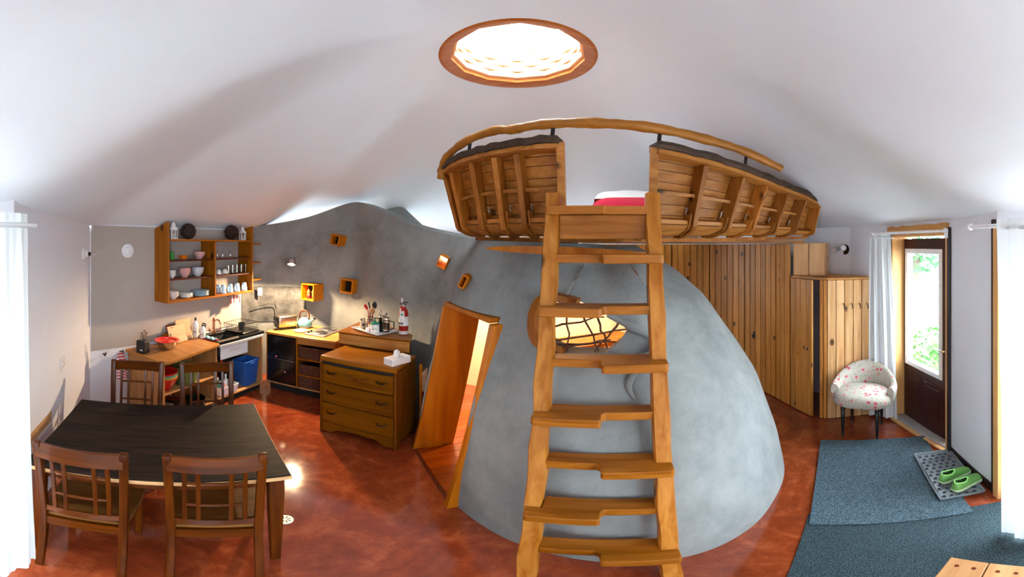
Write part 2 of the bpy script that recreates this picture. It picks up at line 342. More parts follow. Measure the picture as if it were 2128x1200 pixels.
def stripes(name, base, col, freq, axis):
    m, nt, b = newmat(name); b.inputs['Roughness'].default_value = .9; tc = node(nt, 'ShaderNodeTexCoord')
    wv = node(nt, 'ShaderNodeTexWave', Scale=freq, bands_direction=axis); nt.links.new(tc.outputs['Object'], wv.inputs['Vector'])
    r = node(nt, 'ShaderNodeValToRGB'); r.color_ramp.interpolation = 'CONSTANT'; e = r.color_ramp.elements; e[0].color = (*base, 1); e[1].position = .55; e[1].color = (*col, 1)
    nt.links.new(wv.outputs[0], r.inputs[0]); nt.links.new(r.outputs[0], b.inputs['Base Color'])
stripes('towel_stripe', (.78, .76, .75), (.60, .03, .05), 9.0, 'Z'); stripes('dish_stripe', (.78, .76, .74), (.55, .05, .06), 5.5, 'X')
# ================================================================== the room shell
K0, K1, K2 = (-1.86, .36), (-3.36, 1.427), (-3.44, 3.73)
W0, W1, W2, R0 = (-1.72, -1.3), (-.8, -2.2), (.9, -2.2), (1.85, -1.1)
R1, R2, R3, R4, R5 = (2.29, .525), (2.80, 1.03), (3.283, 1.893), (3.40, 2.5), (3.36, 3.3)
B1, B2, B3, B4 = (-4.1, 5.3), (-1.2, 6.5), (1.5, 6.4), (3.2, 5.0)
RING = [W1, W0, K0, K1, K2, B1, B2, B3, B4, R5, R4, R3, R2, R1, R0, W2]      # clockwise seen from above
WT = 2.15                                                                   # height where walls meet the ceiling
def wall(name, P, Q, label, openings=(), th=.18, z1=2.32, mat='white_paint'):
    ex, ey = Q[0]-P[0], Q[1]-P[1]; L = sqrt(ex*ex+ey*ey); ex /= L; ey /= L
    m = MB(); us = sorted({-.0, L, *[o[0] for o in openings], *[o[1] for o in openings]})
    def blk(a, b, za, zb):
        c = [(P[0]+ex*u-ey*v, P[1]+ey*u+ex*v) for u, v in ((a, 0), (b, 0), (b, th), (a, th))]; m.prism(c, za, zb)
    for a, b in zip(us, us[1:]):
        op = [o for o in openings if o[0] <= a+1e-6 and o[1] >= b-1e-6]
        if not op: blk(a, b, 0, z1)
        else:
            if op[0][2] > .01: blk(a, b, 0, op[0][2])
            blk(a, b, op[0][3], z1)
    o = m.build(name, mat); tag(o, label, None, None, 'structure'); return o
def seglen(P, Q): return sqrt((P[0]-Q[0])**2+(P[1]-Q[1])**2)
fl = MB().prism(RING, -.06, 0).build('floor', 'floor_stain'); tag(fl, 'glossy mottled red and orange stained concrete floor', None, None, 'structure')
wall('wall_left', K0, K1, 'lilac white painted wall beside the dining table')
wall('wall_kitchen', K1, K2, 'white wall behind the kitchen shelf and sink')
wall('wall_window', W0, K0, 'white wall with the tall curtained window by the dining table', [(.70, 1.52, .1, 2.0)])
wall('wall_rear_a', W1, W0, 'plain white rear wall near the dining table')
wall('wall_rear_b', W2, W1, 'plain white rear wall')
wall('wall_rear_c', R0, W2, 'white wall with a tall window', [(.15, 1.32, .45, 2.05)])
LRD = seglen(R1, R0)
wall('wall_right_window', R1, R0, 'white wall with the curtained glazed opening', [(.03, 1.35, .06, 2.05)])
wall('wall_right_pier', R2, R1, 'narrow pale blue white wall between the door and the curtained opening')
wall('wall_door', R3, R2, 'wall around the brown entrance door', [(.035, .955, 0, 2.06)])
wall('wall_lamp', R4, R3, 'white wall with the twin spot lamp above the pine cupboard')
wall('wall_closet', R5, R4, 'wall behind the pine closet')
wall('wall_back_a', K2, B1, 'white wall far behind the kitchen'); wall('wall_back_b', B1, B2, 'white wall behind the grey pod', [(.8, 2.8, .9, 2.1)]); wall('wall_back_c', B2, B3, 'white back wall behind the loft', [(.3, 2.5, .9, 2.1)])
wall('wall_back_d', B3, B4, 'white wall behind the pine closet doors'); wall('wall_back_e', B4, R5, 'white wall at the closet corner')
# ceiling: tent-like plaster from the wall tops up to the round skylight
SK = (.047, 2.75); SKR, SKZ = .592, 3.52
def ring_radius(th):
    dx, dy = cos(th), sin(th); best = 9
    for P, Q in zip(RING, RING[1:]+RING[:1]):
        ex, ey = Q[0]-P[0], Q[1]-P[1]; den = dx*ey-dy*ex
        if abs(den) < 1e-9: continue
        px, py = P[0]-SK[0], P[1]-SK[1]; t = (px*ey-py*ex)/den; u = (px*dy-py*dx)/den
        if t > 0 and -1e-6 <= u <= 1+1e-6: best = min(best, t)
    return best
NA = 180; rad = [ring_radius(2*pi*i/NA) for i in range(NA)]
rad = [rad[i]*.6+.1*(rad[i-1]+rad[(i+1) % NA]+rad[i-2]+rad[(i+2) % NA])+.02 for i in range(NA)]
def ceil_pt(u, v):
    i = int(round(u*NA)) % NA; th = 2*pi*i/NA; r = lerp(SKR+.005, rad[i]+.02, v)
    g = 1-v; z = WT-.004+(SKZ-WT)*(g*.86+.14*(g*g*(3-2*g)))
    z += .012*sin(3.1*th+5*v)*sin(pi*v)
    return Vector((SK[0]+r*cos(th), SK[1]+r*sin(th), z))
ce = MB().grid(ceil_pt, NA, 26, True).build('ceiling', 'ceiling_paint', smooth=60); tag(ce, 'white plastered tent-shaped ceiling rising to the round skylight', None, None, 'structure')
# round skylight: wooden ring, twelve-sided well of stacked boards, glazed top
sk = thing('skylight', 'round wooden skylight ring with a twelve-sided well of stacked boards', 'skylight', (SK[0], SK[1], SKZ))
m = MB(); N = 72
def dodec(th, R):                                   # radius of a twelve-sided outline
    a = (th % (pi/6))-pi/12; return R*cos(pi/12)/cos(a)
rows = [(SKR+.012, -.006, 0), (SKR+.012, .03, 0), (.515, .045, 1), (.515, .012, 1), (SKR-.02, -.012, 0), (SKR, -.012, 0)]
vs = []
for r, z, k in rows:
    for i in range(N):
        th = 2*pi*i/N; rr = dodec(th, r) if k else r; vs.append((rr*cos(th), rr*sin(th), z))
m.add(vs, [(a*N+i, a*N+(i+1) % N, ((a+1) % 6)*N+(i+1) % N, ((a+1) % 6)*N+i) for a in range(6) for i in range(N)]); m.build('trim_ring', 'skylight_wood', sk, smooth=35)
blk = None
for lay in range(4):
    R0_ = .525; z = .05+lay*.062
    for k in range(12):
        a = (k+.5*(lay % 2))*pi/6+pi/12; L = 2*R0_*sin(pi/12)*1.1
        if blk is None: blk = MB().box(-L/2, -.035, 0, L/2, .055, .06).build('well_board', 'well_block', sk, bevel=.004); o = blk
        else: o = blk.copy(); COL.objects.link(o)
        o.parent = sk; o.location = (R0_*cos(pi/12)*cos(a), R0_*cos(pi/12)*sin(a), z); o.rotation_euler = (0, 0, a-pi/2)
MB().lathe([(.66, .345), (.66, .355)], 24).build('glass_dome', 'pane', sk); m = MB()
for a in (.3, 1.9): m.tube([(.62*cos(a), .62*sin(a), .365), (-.62*cos(a), -.62*sin(a), .365)], .008, 6)
m.build('glazing_bar', 'aluminium', sk)
m = MB()
for i in range(24):
    a0, a1 = 2*pi*i/24, 2*pi*(i+1)/24; m.add([(.53*cos(a0), .53*sin(a0), .30), (.68*cos(a0), .68*sin(a0), .30), (.68*cos(a1), .68*sin(a1), .30), (.53*cos(a1), .53*sin(a1), .30)], [(0, 1, 2, 3)])
m.build('curb', 'skylight_wood', sk, solid=.03)
portal('daylight_skylight', (SK[0], SK[1], SKZ+.29), (0, 0, -1), 1.05, 1.05)
def wall_portal(name, P, Q, u0, u1, z0, z1):
    ex, ey = Q[0]-P[0], Q[1]-P[1]; L = sqrt(ex*ex+ey*ey); ex /= L; ey /= L; u = (u0+u1)/2
    portal(name, (P[0]+ex*u-ey*.15, P[1]+ey*u+ex*.15, (z0+z1)/2), (ey, -ex, 0), u1-u0, z1-z0)
wall_portal('daylight_a', W0, K0, .70, 1.52, .1, 2.0); wall_portal('daylight_f', B2, B3, .3, 2.5, .9, 2.1); wall_portal('daylight_g', B1, B2, .8, 2.8, .9, 2.1); 
wall_portal('daylight_d', R0, W2, .15, 1.32, .45, 2.05); wall_portal('daylight_e', R1, R0, .03, 1.35, .06, 2.05)
def window_unit(name, P, Q, u0, u1, z0, z1, label, mat='jamb_pale', bars=1, dep=.14):
    ex, ey = Q[0]-P[0], Q[1]-P[1]; L = sqrt(ex*ex+ey*ey); rz = atan2(ey, ex); t = thing(name, label, None, (P[0], P[1], 0), rz, None, 'structure')
    f = .045
    MB().box(u0, .0, z0, u0+f, dep, z1).build('window_frame', mat, t, bevel=.004); MB().box(u1-f, .0, z0, u1, dep, z1).build('window_frame', mat, t, bevel=.004)
    MB().box(u0+f, .0, z1-f, u1-f, dep, z1).build('window_frame', mat, t, bevel=.004); MB().box(u0+f, .0, z0, u1-f, dep, z0+f).build('window_sill', mat, t, bevel=.004)
    for k in range(bars): u = lerp(u0, u1, (k+1)/(bars+1)); MB().box(u-.025, .08, z0+f, u+.025, .12, z1-f).build('mullion', mat, t)
    MB().box(u0+f, .098, z0+f, u1-f, .104, z1-f).build('pane', 'pane', t); return t
window_unit('window_2', B2, B3, .3, 2.5, .9, 2.1, 'wide window in the back wall behind the loft'); window_unit('window_3', B1, B2, .8, 2.8, .9, 2.1, 'wide window in the back wall behind the kitchen ridge')
window_unit('window_1', W0, K0, .70, 1.52, .1, 2.0, 'tall window behind the white curtain by the dining table')
window_unit('window_4', R0, W2, .15, 1.32, .45, 2.05, 'tall window in the rear wall near the bench')
window_unit('window_5', R1, R0, .03, 1.35, .06, 2.05, 'pine framed glazed opening behind the long white curtain', 'jamb_pale', 1, .18)
# tan board on the kitchen wall
ex, ey = K2[0]-K1[0], K2[1]-K1[1]; LK = sqrt(ex*ex+ey*ey); KR = atan2(ey, ex); kd = Vector((ex/LK, ey/LK, 0)); kn = Vector((ey/LK, -ex/LK, 0))
t = MB().box(.012, -.006, .845, LK-.02, -.0005, 2.152).build('trim_1', 'tan_board'); t.location = (K1[0], K1[1], 0); t.rotation_euler = (0, 0, KR)
tag(t, 'tan painted wall board with a round white vent', None, None, 'structure')
t = MB().bar((-2.83, 1.03, .69), (-1.94, .40, .69), .03, .10).build('trim_2', 'edge_wood', bevel=.005); tag(t, 'wooden ledge strip on the wall behind the dark dining table', None, None, 'structure')
# ------------------------------------------------------------------ grey cob wall and pod
PC = Vector((.80, 2.95))
GZ = [0, .19, .43, .57, .785, .9, 1.0]; GV = [0, .055, .16, .285, .52, .73, 1.0]
def toC(x, y): v = Vector((PC.x-x, PC.y-y)); return tuple(v.normalized())
CB = [  # base x, y, lean direction, dome lean, straight lean per metre, top height
 (-3.44, 3.66, -.99, .1, 0, 0, 2.20), (-3.34, 4.02, -.6, .8, 0, .03, 2.24), (-2.88, 4.30, .14, .99, 0, .07, 2.36), (-2.20, 4.44, .10, .99, 0, .07, 2.56),
 (-1.80, 4.20, .45, .89, 0, .08, 2.42), (-1.36, 3.95, .6, .8, .04, .10, 2.20), (-.99, 3.62, .85, .53, .18, .11, 2.06), (-.86, 3.28, .98, .18, .40, .08, 2.01),
 (-.80, 2.96, .99, .10, .50, .03, 1.99), (-.60, 2.56, .93, .37, .60, .0, 1.98), (-.37, 2.22, *toC(-.37, 2.22), .70, 0, 1.97), (-.02, 1.83, *toC(-.02, 1.83), .95, 0, 1.96),
 (.38, 1.57, *toC(.38, 1.57), 1.15, 0, 1.95), (.79, 1.47, *toC(.79, 1.47), 1.22, 0, 1.95), (1.17, 1.53, *toC(1.17, 1.53), 1.22, 0, 1.95), (1.51, 1.70, *toC(1.51, 1.70), 1.22, 0, 1.95),
 (1.86, 1.97, *toC(1.86, 1.97), 1.22, 0, 1.95), (2.12, 2.35, *toC(2.12, 2.35), 1.22, 0, 1.95), (2.25, 2.80, *toC(2.25, 2.80), 1.22, 0, 1.95), (2.20, 3.30, *toC(2.2, 3.3), 1.2, 0, 1.95),
 (1.95, 3.78, *toC(1.95, 3.78), 1.1, 0, 1.95), (1.5, 4.2, *toC(1.5, 4.2), .9, 0, 1.95), (.8, 4.55, 0, -1, .6, 0, 1.95), (-.2, 4.85, 0, -1, .3, 0, 1.98), (-1.2, 5.1, 0, -1, .2, 0, 2.0), (-2.0, 5.0, .3, -.95, .1, 0, 2.1), (-2.42, 4.98, .3, -.95, 0, 0, 2.15)]
CV = [[c[i] for c in CB] for i in range(7)]
def cvec(t):
    n = len(CB); i = min(int(t), n-2); u = t-i; out = []
    for L in CV:
        p0, p1, p2, p3 = L[max(i-1, 0)], L[i], L[i+1], L[min(i+2, n-1)]
        out.append(.5*(2*p1+(p2-p0)*u+(2*p0-5*p1+4*p2-p3)*u*u+(3*p1-p0-3*p2+p3)*u**3))
    return out
def cob_pt(t, z, inner=False, frac=None):
    bx, by, nx, ny, A, B, zt = cvec(t); l = sqrt(nx*nx+ny*ny); nx /= l; ny /= l
    if frac is not None: z = zt*frac
    o = A*interp(GZ, GV, z/max(zt, 1.95))+B*z
    if inner: o += .20 if A < .8 else .20-.10*(z/zt)**3
    o += (.004*sin(3*t+2.3*z)+.005*sin(4.7*z-2.1*t))*(1 if not inner else 0)*min(1, z*3)
    return Vector((bx+nx*o, by+ny*o, z))
NT, NZ = 300, 30; TM = len(CB)-1
vs = []; fs = []; mi = []
zf = [-.02]+[(j/(NZ-1)) for j in range(1, NZ)]
for inn in (0, 1):
    for j in range(NZ):
        for i in range(NT): vs.append(cob_pt(i*TM/(NT-1), 0, inn, zf[j]))
def q(a, b, c, d, k): fs.append((a, b, c, d)); mi.append(k)
S0 = NT*NZ
for j in range(NZ-1):
    for i in range(NT-1):
        q(j*NT+i, j*NT+i+1, (j+1)*NT+i+1, (j+1)*NT+i, 0); q(S0+j*NT+i, S0+(j+1)*NT+i, S0+(j+1)*NT+i+1, S0+j*NT+i+1, 1)
for i in range(NT-1):
    a = (NZ-1)*NT+i; q(a, a+1, S0+a+1, S0+a, 0); q(i, S0+i, S0+i+1, i+1, 0)
for j in range(NZ-1):
    a = j*NT; q(a, a+NT, S0+a+NT, S0+a, 0); a = j*NT+NT-1; q(a, S0+a, S0+a+NT, a+NT, 0)
me = bpy.data.meshes.new('wall_pod'); me.from_pydata([tuple(p) for p in vs], [], fs); me.materials.append(M['cob']); me.materials.append(M['cream'])
me.polygons.foreach_set('material_index', mi); bm = bmesh.new(); bm.from_mesh(me); bmesh.ops.recalc_face_normals(bm, faces=bm.faces); bm.to_mesh(me); bm.free()
pod = bpy.data.objects.new('wall_pod', me); COL.objects.link(pod)
tag(pod, 'curved grey cob wall and dome-shaped pod with leaning doorway and openings', None, None, 'structure')
# openings
nd = Vector((.865, .502, 0)); BL, BR, TL, TR = Vector((-.80, 2.96, 0)), Vector((-.37, 2.22, 0)), Vector((-.55, 3.05, 1.43)), Vector((-.10, 2.40, 1.425))
up = Vector((0, 0, 1)); cutters = []
def cutter(pts, back, fwd): cutters.append(MB().slab([p-back for p in pts], back+fwd).build('cutter', 'cob'))
ctr = (BL+BR+TL+TR)/4
cutter([ctr+(p-ctr)*1.06-(up*.05 if p.z < .1 else up*0) for p in (BL, BR, TR, TL)], nd*.35, nd*.75)
def surf(x, y, tmin=8.0, tmax=16.0):                   # where a pixel's ray meets the cob surface (search along the ray)
    best = None; d = 1.2
    while d < 6:
        p = at(x, y, d)
        if 0 <= p.z < 2.7:
            for i in range(int((tmax-tmin)*12)+1):
                t = tmin+i/12
                if cvec(t)[6] < p.z: continue
                e = (cob_pt(t, p.z)-p).length
                if e < .06: return p, t
        d += .03
    return at(x, y, 2.5), 11
wpx = [(1113, 705), (1109, 650), (1134, 617), (1200, 630), (1262, 655), (1306, 684), (1282, 718), (1252, 741), (1165, 739)]
wp = [surf(x, y)[0] for x, y in wpx]; wc = sum(wp, Vector())/len(wp); wn = Vector((PC.x-wc.x, PC.y-wc.y, 0)).normalized()
cutter(wp, wn*.45, wn*.75)
def hole(px, size, tilt, tmin=0, tmax=12):
    p, t = surf(px[0], px[1], tmin, tmax); c = cvec(t); n = Vector((.30, .95, 0)).normalized(); sd = Vector((n.y, -n.x, 0))
    if sd.x < 0: sd = -sd
    a = sd*cos(tilt)+up*sin(tilt); b = up*cos(tilt)-sd*sin(tilt); return p, n, a, b, size
H1 = hole((920, 545), (.115, .135), -.42); H2 = hole((963, 586), (.055, .11), -.5)
for p, n, a, b, s in (H1, H2): cutter([p+a*(i*s[0]/2)+b*(j*s[1]/2) for i, j in ((-1, -1), (1, -1), (1, 1), (-1, 1))], n*.25, n*1.1)
for c in cutters:
    md = pod.modifiers.new('cut', 'BOOLEAN'); md.operation = 'DIFFERENCE'; md.object = c; md.solver = 'EXACT'
dg = bpy.context.evaluated_depsgraph_get(); nm = bpy.data.meshes.new_from_object(pod.evaluated_get(dg)); pod.modifiers.clear(); pod.data = nm; nm.name = 'wall_pod'
for c in cutters: bpy.data.objects.remove(c)
nm.shade_smooth(); nm.set_sharp_from_angle(angle=radians(45))
# framed little windows
for (p, n, a, b, s), nme, lab in ((H1, 'window_6', 'small tilted square peephole with a wooden lining glowing warm'), (H2, 'window_7', 'tiny tilted dark wooden peephole in the grey wall')):
    t = thing(nme, lab, None, tuple(p), 0, None, 'structure'); th = .010
    for i, j in ((-1, 0), (1, 0), (0, -1), (0, 1)):
        c = p+a*(i*(s[0]/2-th/2))+b*(j*(s[1]/2-th/2)); hx = th if i else s[0]; hy = th if j else s[1]
        MB().slab([c+a*(k*hx/2)+b*(l*hy/2)-n*.008 for k, l in ((-1, -1), (1, -1), (1, 1), (-1, 1))], n*.30).build('lining', 'box_frame', t, world=True)
    if nme == 'window_7': MB().slab([p+a*(k*s[0]*.45)+b*(l*s[1]*.45)+n*.08 for k, l in ((-1, -1), (1, -1), (1, 1), (-1, 1))], n*.01).build('shutter', 'box_frame', t, world=True)
# second mound of cob behind the ridge
def mound(u, v):
    a = 2*pi*u; pk = at(816, 413, 5.6); r = .62*(1-v)**.9*(1.0 if cos(a) < .2 else 1+.9*(cos(a)-.2)); z = lerp(1.75, pk.z, v**1.15)
    return Vector((pk.x+r*cos(a), pk.y+r*sin(a)*.7, z))
t = MB().grid(mound, 40, 16, True).build('wall_mound', 'cob', smooth=60); tag(t, 'pointed grey plaster mound rising behind the kitchen wall ridge', None, None, 'structure')
# pod ceiling, floor planks
poly = [cob_pt(i*TM/80, 1.86)+Vector((cvec(i*TM/80)[2], cvec(i*TM/80)[3], 0)).normalized()*.06 for i in range(10, 81)]
t = MB().prism([(p.x, p.y) for p in poly], 1.86, 1.89).build('ceiling_pod', 'cream'); tag(t, 'ceiling over the room inside the grey pod', None, None, 'structure')
inn = [cob_pt(i*TM/120, .05, True) for i in range(12, 121)]
def inside(p):
    c = False; n = len(inn)
    for i in range(n):
        a, b = inn[i], inn[(i+1) % n]
        if (a.y > p.y) != (b.y > p.y) and p.x < (b.x-a.x)*(p.y-a.y)/(b.y-a.y)+a.x: c = not c
    return c
fp = thing('floor_pod', 'reddish brown plank floor inside the grey pod', None, tuple((BL+BR)/2), atan2(nd.y, nd.x)-pi/2, None, 'structure')
side = Vector((nd.y, -nd.x, 0)); mid = (BL+BR)/2
for k in range(-9, 10):
    c = mid+side*(k*.115); s0 = None; s1 = None
    for i in range(0, 60):
        p = c+nd*(-.1+i*.05); ok = inside(p) or (abs(k) < 4 and -.02 < (p-mid).dot(nd) < .35)
        if ok: s0 = -.1+i*.05 if s0 is None else s0; s1 = -.1+i*.05
        elif s0 is not None: break
    if s0 is not None and s1-s0 > .2:
        MB().box(k*.115-.055, s0, .002, k*.115+.055, s1, .018).build('plank', 'podfloor', fp)
# leaning pod doorway
dr = thing('door_1', 'leaning wooden doorway of wide planed boards in the grey pod', None, tuple((BL+BR)/2), 0, None, 'structure')
out = Vector((-.502, .865, 0))
MB().slab([BL-nd*.03, TL-nd*.03, TL+nd*.33, BL+nd*.33], out*.04).build('door_jamb', 'jamb', dr, world=True, bevel=.004)
MB().slab([BR-nd*.06, TR-nd*.06, TR+nd*.20, BR+nd*.20], -out*.065).build('door_jamb', 'jamb', dr, world=True, bevel=.006)
MB().slab([TL-nd*.03, TR-nd*.06, TR+nd*.20, TL+nd*.33], up*.035).build('door_head', 'jamb', dr, world=True, bevel=.004)
MB().slab([BL-nd*.02, BR-nd*.02, BR+nd*.06, BL+nd*.06], up*.012).build('threshold', 'shelf_dark', dr, world=True)
# pod window: curved wooden lining and a lattice of twigs
wd = thing('window_9', 'organic pod window with a curved wooden lining and twig lattice', None, tuple(wc), 0, None, 'structure')
lp = wp+[wp[0]]; li = MB()
sub = spline([wp[8], wp[0], wp[1], wp[2], wp[3]], 22)
li.sweep([p+wn*.02 for p in sub], lambda i: .10, .045, lambda i: wn).build('lining', 'shelf_side', wd, world=True, smooth=40)
random.seed(4)
tw = [((1112, 690), (1250, 662)), ((1120, 715), (1300, 690)), ((1200, 640), (1240, 738)), ((1235, 652), (1258, 735)), ((1285, 672), (1228, 738)), ((1150, 632), (1128, 712)), ((1175, 630), (1170, 738)), ((1120, 725), (1280, 718)), ((1130, 735), (1262, 712))]
for a, b in tw:
    pa, pb = surf(*a)[0]+wn*.06, surf(*b)[0]+wn*.06
    pts = [pa.lerp(pb, k/6)+Vector((random.uniform(-1, 1), 0, random.uniform(-1, 1)))*.008+wn*random.uniform(-.01, .03) for k in range(7)]
    MB().tube(pts, [.0085-.0006*k for k in range(7)], 6).build('twig', 'twig', wd, world=True, smooth=60)
# plaster lip under the window and the moulded line in the dome
lip = MB(); pts = spline([surf(x, y)[0]+wn*.015 for x, y in ((1262, 655), (1308, 680), (1345, 695), (1363, 715), (1355, 738), (1330, 748), (1285, 745), (1252, 741))], 36)
lip.tube(pts, lambda i: .030 if 4 < i < 31 else .018, 8); t = lip.build('trim_3', 'cob', smooth=60); tag(t, 'rounded grey plaster lip curling out below the twig window', None, None, 'structure')
pts = spline([surf(x, y)[0]+wn*.01 for x, y in ((1350, 765), (1322, 775), (1309, 793), (1308, 812), (1319, 832))], 20)
t = MB().tube(pts, lambda i: .016*sin(pi*(i+1)/21)+.003, 7).build('trim_4', 'cob', smooth=60); tag(t, 'short curved plaster ridge on the grey dome', None, None, 'structure')
# room inside the pod: post, shelf unit, bench, lamp
MB_post = MB().tube([(.27, 3.08, .018), (.26, 3.06, .8), (.28, 3.08, 1.86)], .055, 10).build('wooden_post', 'jamb', smooth=60); tag(MB_post, 'orange wooden post inside the pod behind the twig window', 'post')
sh = thing('shelf_unit', 'dark wooden shelf unit inside the pod behind the twig window', 'shelf unit', (.12, 3.35, .02), .25)
for x in (-.22, .22): MB().box(x-.012, -.14, 0, x+.012, .14, 1.7).build('side_panel', 'shelf_dark', sh)
for z in (.05, .45, .85, 1.2, 1.5, 1.68): MB().box(-.21, -.14, z, .21, .14, z+.02).build('shelf', 'shelf_side', sh)
MB().box(-.21, .12, 0, .21, .135, 1.7).build('back_panel', 'shelf_dark', sh)
bd = thing('plank_bench', 'honey wood bench inside the pod seen through the twig window', 'bench', (.78, 3.45, .02), .3)
for k in range(4): MB().box(-.42, -.2+k*.1, .95, .42, -.105+k*.1, .99).build('seat_slat', 'jamb', bd)
for x in (-.36, .36):
    for y in (-.15, .15): MB().box(x-.025, y-.025, 0, x+.025, y+.025, .95).build('leg', 'jamb', bd)
pl = thing('pod_lamp', 'warm bare bulb hanging in the pod', 'lamp', (.15, 3.75, 1.86)); MB().tube([(0, 0, 0), (0, 0, -.14)], .004, 6).build('cord', 'black_matte', pl); MB().lathe([(.018, -.19), (.02, -.14), (.012, -.13)], 12).build('socket', 'brass_dark', pl); MB().ball((0, 0, -.22), .03).build('bulb', 'bulb_pod', pl, smooth=60)
sc = thing('added_peephole_bulb', 'extra warm bulb added to light the tilted square peephole', 'lamp', (-.55, 4.45, 1.86)); MB().tube([(0, 0, 0), (0, 0, -.1)], .004, 6).build('cord', 'black_matte', sc); MB().ball((0, 0, -.14), .03).build('bulb', 'bulb_pod', sc, smooth=60)
lamp('added_peephole_light', 'POINT', (-.55, 4.40, 1.62), 9, (1, .70, .42), .05)  # extra bulb and light added to warm the view through the peephole
lamp('pod_light', 'POINT', (.15, 3.75, 1.56), 10, (1, .74, .48), .05)
# ------------------------------------------------------------------ pine board wall, closet and cupboard on the right
pw = [Vector((x, y, 0)) for x, y in ((2.84, 2.93), (2.90, 3.35), (2.86, 3.8), (2.70, 4.25), (2.42, 4.65), (2.05, 4.95), (1.55, 5.2), (1.0, 5.35))]
pp = spline(pw, 200); acc = [0]
for a, b in zip(pp, pp[1:]): acc.append(acc[-1]+(b-a).length)
def along(s): return Vector((interp(acc, [p.x for p in pp], s), interp(acc, [p.y for p in pp], s), 0))
pwall = thing('wall_pine', 'tall wall of vertical knotty pine boards with closet doors behind the dome', None, (2.84, 2.93, 0), 0, None, 'structure')
s = 0.0; k = 0; bw = .098; boards = int(acc[-1]/bw)
while s+bw < acc[-1]:
    gap = .016 if k % 6 == 2 else .007
    a, b = along(s), along(s+bw-gap); d = (b-a).normalized(); n = Vector((d.y, -d.x, 0))
    MB().bar((a+b)/2+up*.012+n*0, (a+b)/2+up*1.965, bw-gap, .022, n).build('board', 'pine_v', pwall, world=True, bevel=.005)
    s += bw; k += 1
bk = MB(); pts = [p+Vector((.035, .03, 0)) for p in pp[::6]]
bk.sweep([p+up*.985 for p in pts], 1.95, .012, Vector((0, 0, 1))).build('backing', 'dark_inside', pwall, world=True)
def knob(name, label, p, n, mat='black_matte', r=.016):
    t = pwall; MB().tube([p, p+n*.03], r*.5, 8).build('stem', mat, t, world=True); MB().ball(p+n*.035, r, 10, 7).build('grip', mat, t, world=True, smooth=60)
    MB().slab([p+Vector((0, 0, .05))+n*.001+Vector((n.y, -n.x, 0))*.014*i+Vector((0, 0, j)) for i, j in ((-1, 0), (1, 0), (1, -.1), (-1, -.1))], n*.004).build('plate', mat, t, world=True); return t
hp = onwall(1568, 697, (2.88, 3.6), (2.90, 3.2)); best = min(range(200), key=lambda i: abs(atan2(pp[i].x, pp[i].y)-az(1568))); hb = pp[best]; hn = Vector((-.95, -.3, 0)).normalized()
knob('door_knob', 'black iron knob on the pine closet boards', Vector((hb.x, hb.y, H+sqrt(hb.x**2+hb.y**2)*tan(el(697))))+hn*.014, hn)
# closet door leaf next to the cupboard
cd = thing('door_2', 'pine board closet door standing slightly ajar beside the cupboard', None, (2.84, 2.90, 0), 0, None, 'structure')
A, B = Vector((2.84, 2.905, 0)), Vector((2.79, 2.535, 0)); d = (B-A).normalized(); n = Vector((d.y, -d.x, 0)); n = n if n.x < 0 else -n
for k in range(4):
    a, b = A.lerp(B, k/4), A.lerp(B, (k+1)/4)-d*.003
    MB().bar((a+b)/2+up*.015, (a+b)/2+up*1.585, (b-a).length, .025, n).build('board', 'pine_v', cd, world=True, bevel=.003)
kp = onwall(1683, 725, A, B)+n*.015; MB().ball(kp+n*.02, .013, 10, 7).build('knob', 'black_matte', cd, world=True, smooth=60)
# low pine cupboard with coat hooks, its top and the pine soffit above
cu = thing('pine_cupboard', 'low knotty pine cupboard with four coat hooks behind the floral chair', 'cupboard', (2.95, 2.35, 0))
c0, c1, c2, c3, c4 = Vector((2.83, 2.475, 0)), Vector((2.868, 2.405, 0)), Vector((3.225, 2.11, 0)), Vector((3.345, 2.30, 0)), Vector((3.35, 2.83, 0))
def boards(P, Q, n, z0, z1, parent, mat='pine_pale', th=.02, nm='board'):
    d = (Q-P).normalized(); nr = Vector((d.y, -d.x, 0))
    for k in range(n):
        a, b = P.lerp(Q, k/n)+d*.003, P.lerp(Q, (k+1)/n)-d*.003; MB().bar((a+b)/2+up*z0, (a+b)/2+up*z1, (b-a).length, th, nr).build(nm, mat, parent, world=True, bevel=.003)
boards(c1, c2, 5, .004, 1.585, cu); boards(c0, c1, 2, .004, 1.585, cu, 'pine_v')
MB().prism([(p.x, p.y) for p in (c0+Vector((.03, .02, 0)), c1+Vector((.02, .02, 0)), c2+Vector((0, .02, 0)), c3, c4-Vector((0, .1, 0)))], .01, 1.57).build('carcass', 'dark_inside', cu, world=True)
MB().prism([(2.83, 2.9), (2.815, 2.49), (2.85, 2.39), (3.225, 2.085), (3.355, 2.30), (3.35, 2.9)], 1.588, 1.61).build('top', 'lintel', cu, world=True, bevel=.004)
dn = (c2-c1).normalized(); nn = Vector((dn.y, -dn.x, 0)); nn = nn if nn.x < 0 else -nn
for px in (1752, 1769, 1785, 1801):
    p = onwall(px, 634, c1, c2)+nn*.012; hk = MB().tube([p+up*.02, p+nn*.02+up*.012, p+nn*.04-up*.004, p+nn*.045-up*.02, p+nn*.035-up*.03], .005, 6).build('coat_hook', 'brass_dark', cu, world=True, smooth=60)
sf = thing('pine_soffit', 'square pine board box between the boat loft and the cupboard', 'wall box', (2.95, 2.8, 1.61)); P, Q = Vector((2.865, 2.90, 0)), Vector((3.07, 2.62, 0))
boards(P, Q, 2, 1.612, 1.975, sf, 'pine_pale'); MB().prism([(2.89, 2.92), (3.08, 2.66), (3.35, 2.8), (3.33, 3.2)], 1.612, 1.97).build('carcass', 'dark_inside', sf, world=True)
boards(Q, Vector((3.36, 2.80, 0)), 2, 1.612, 1.975, sf, 'pine_pale')
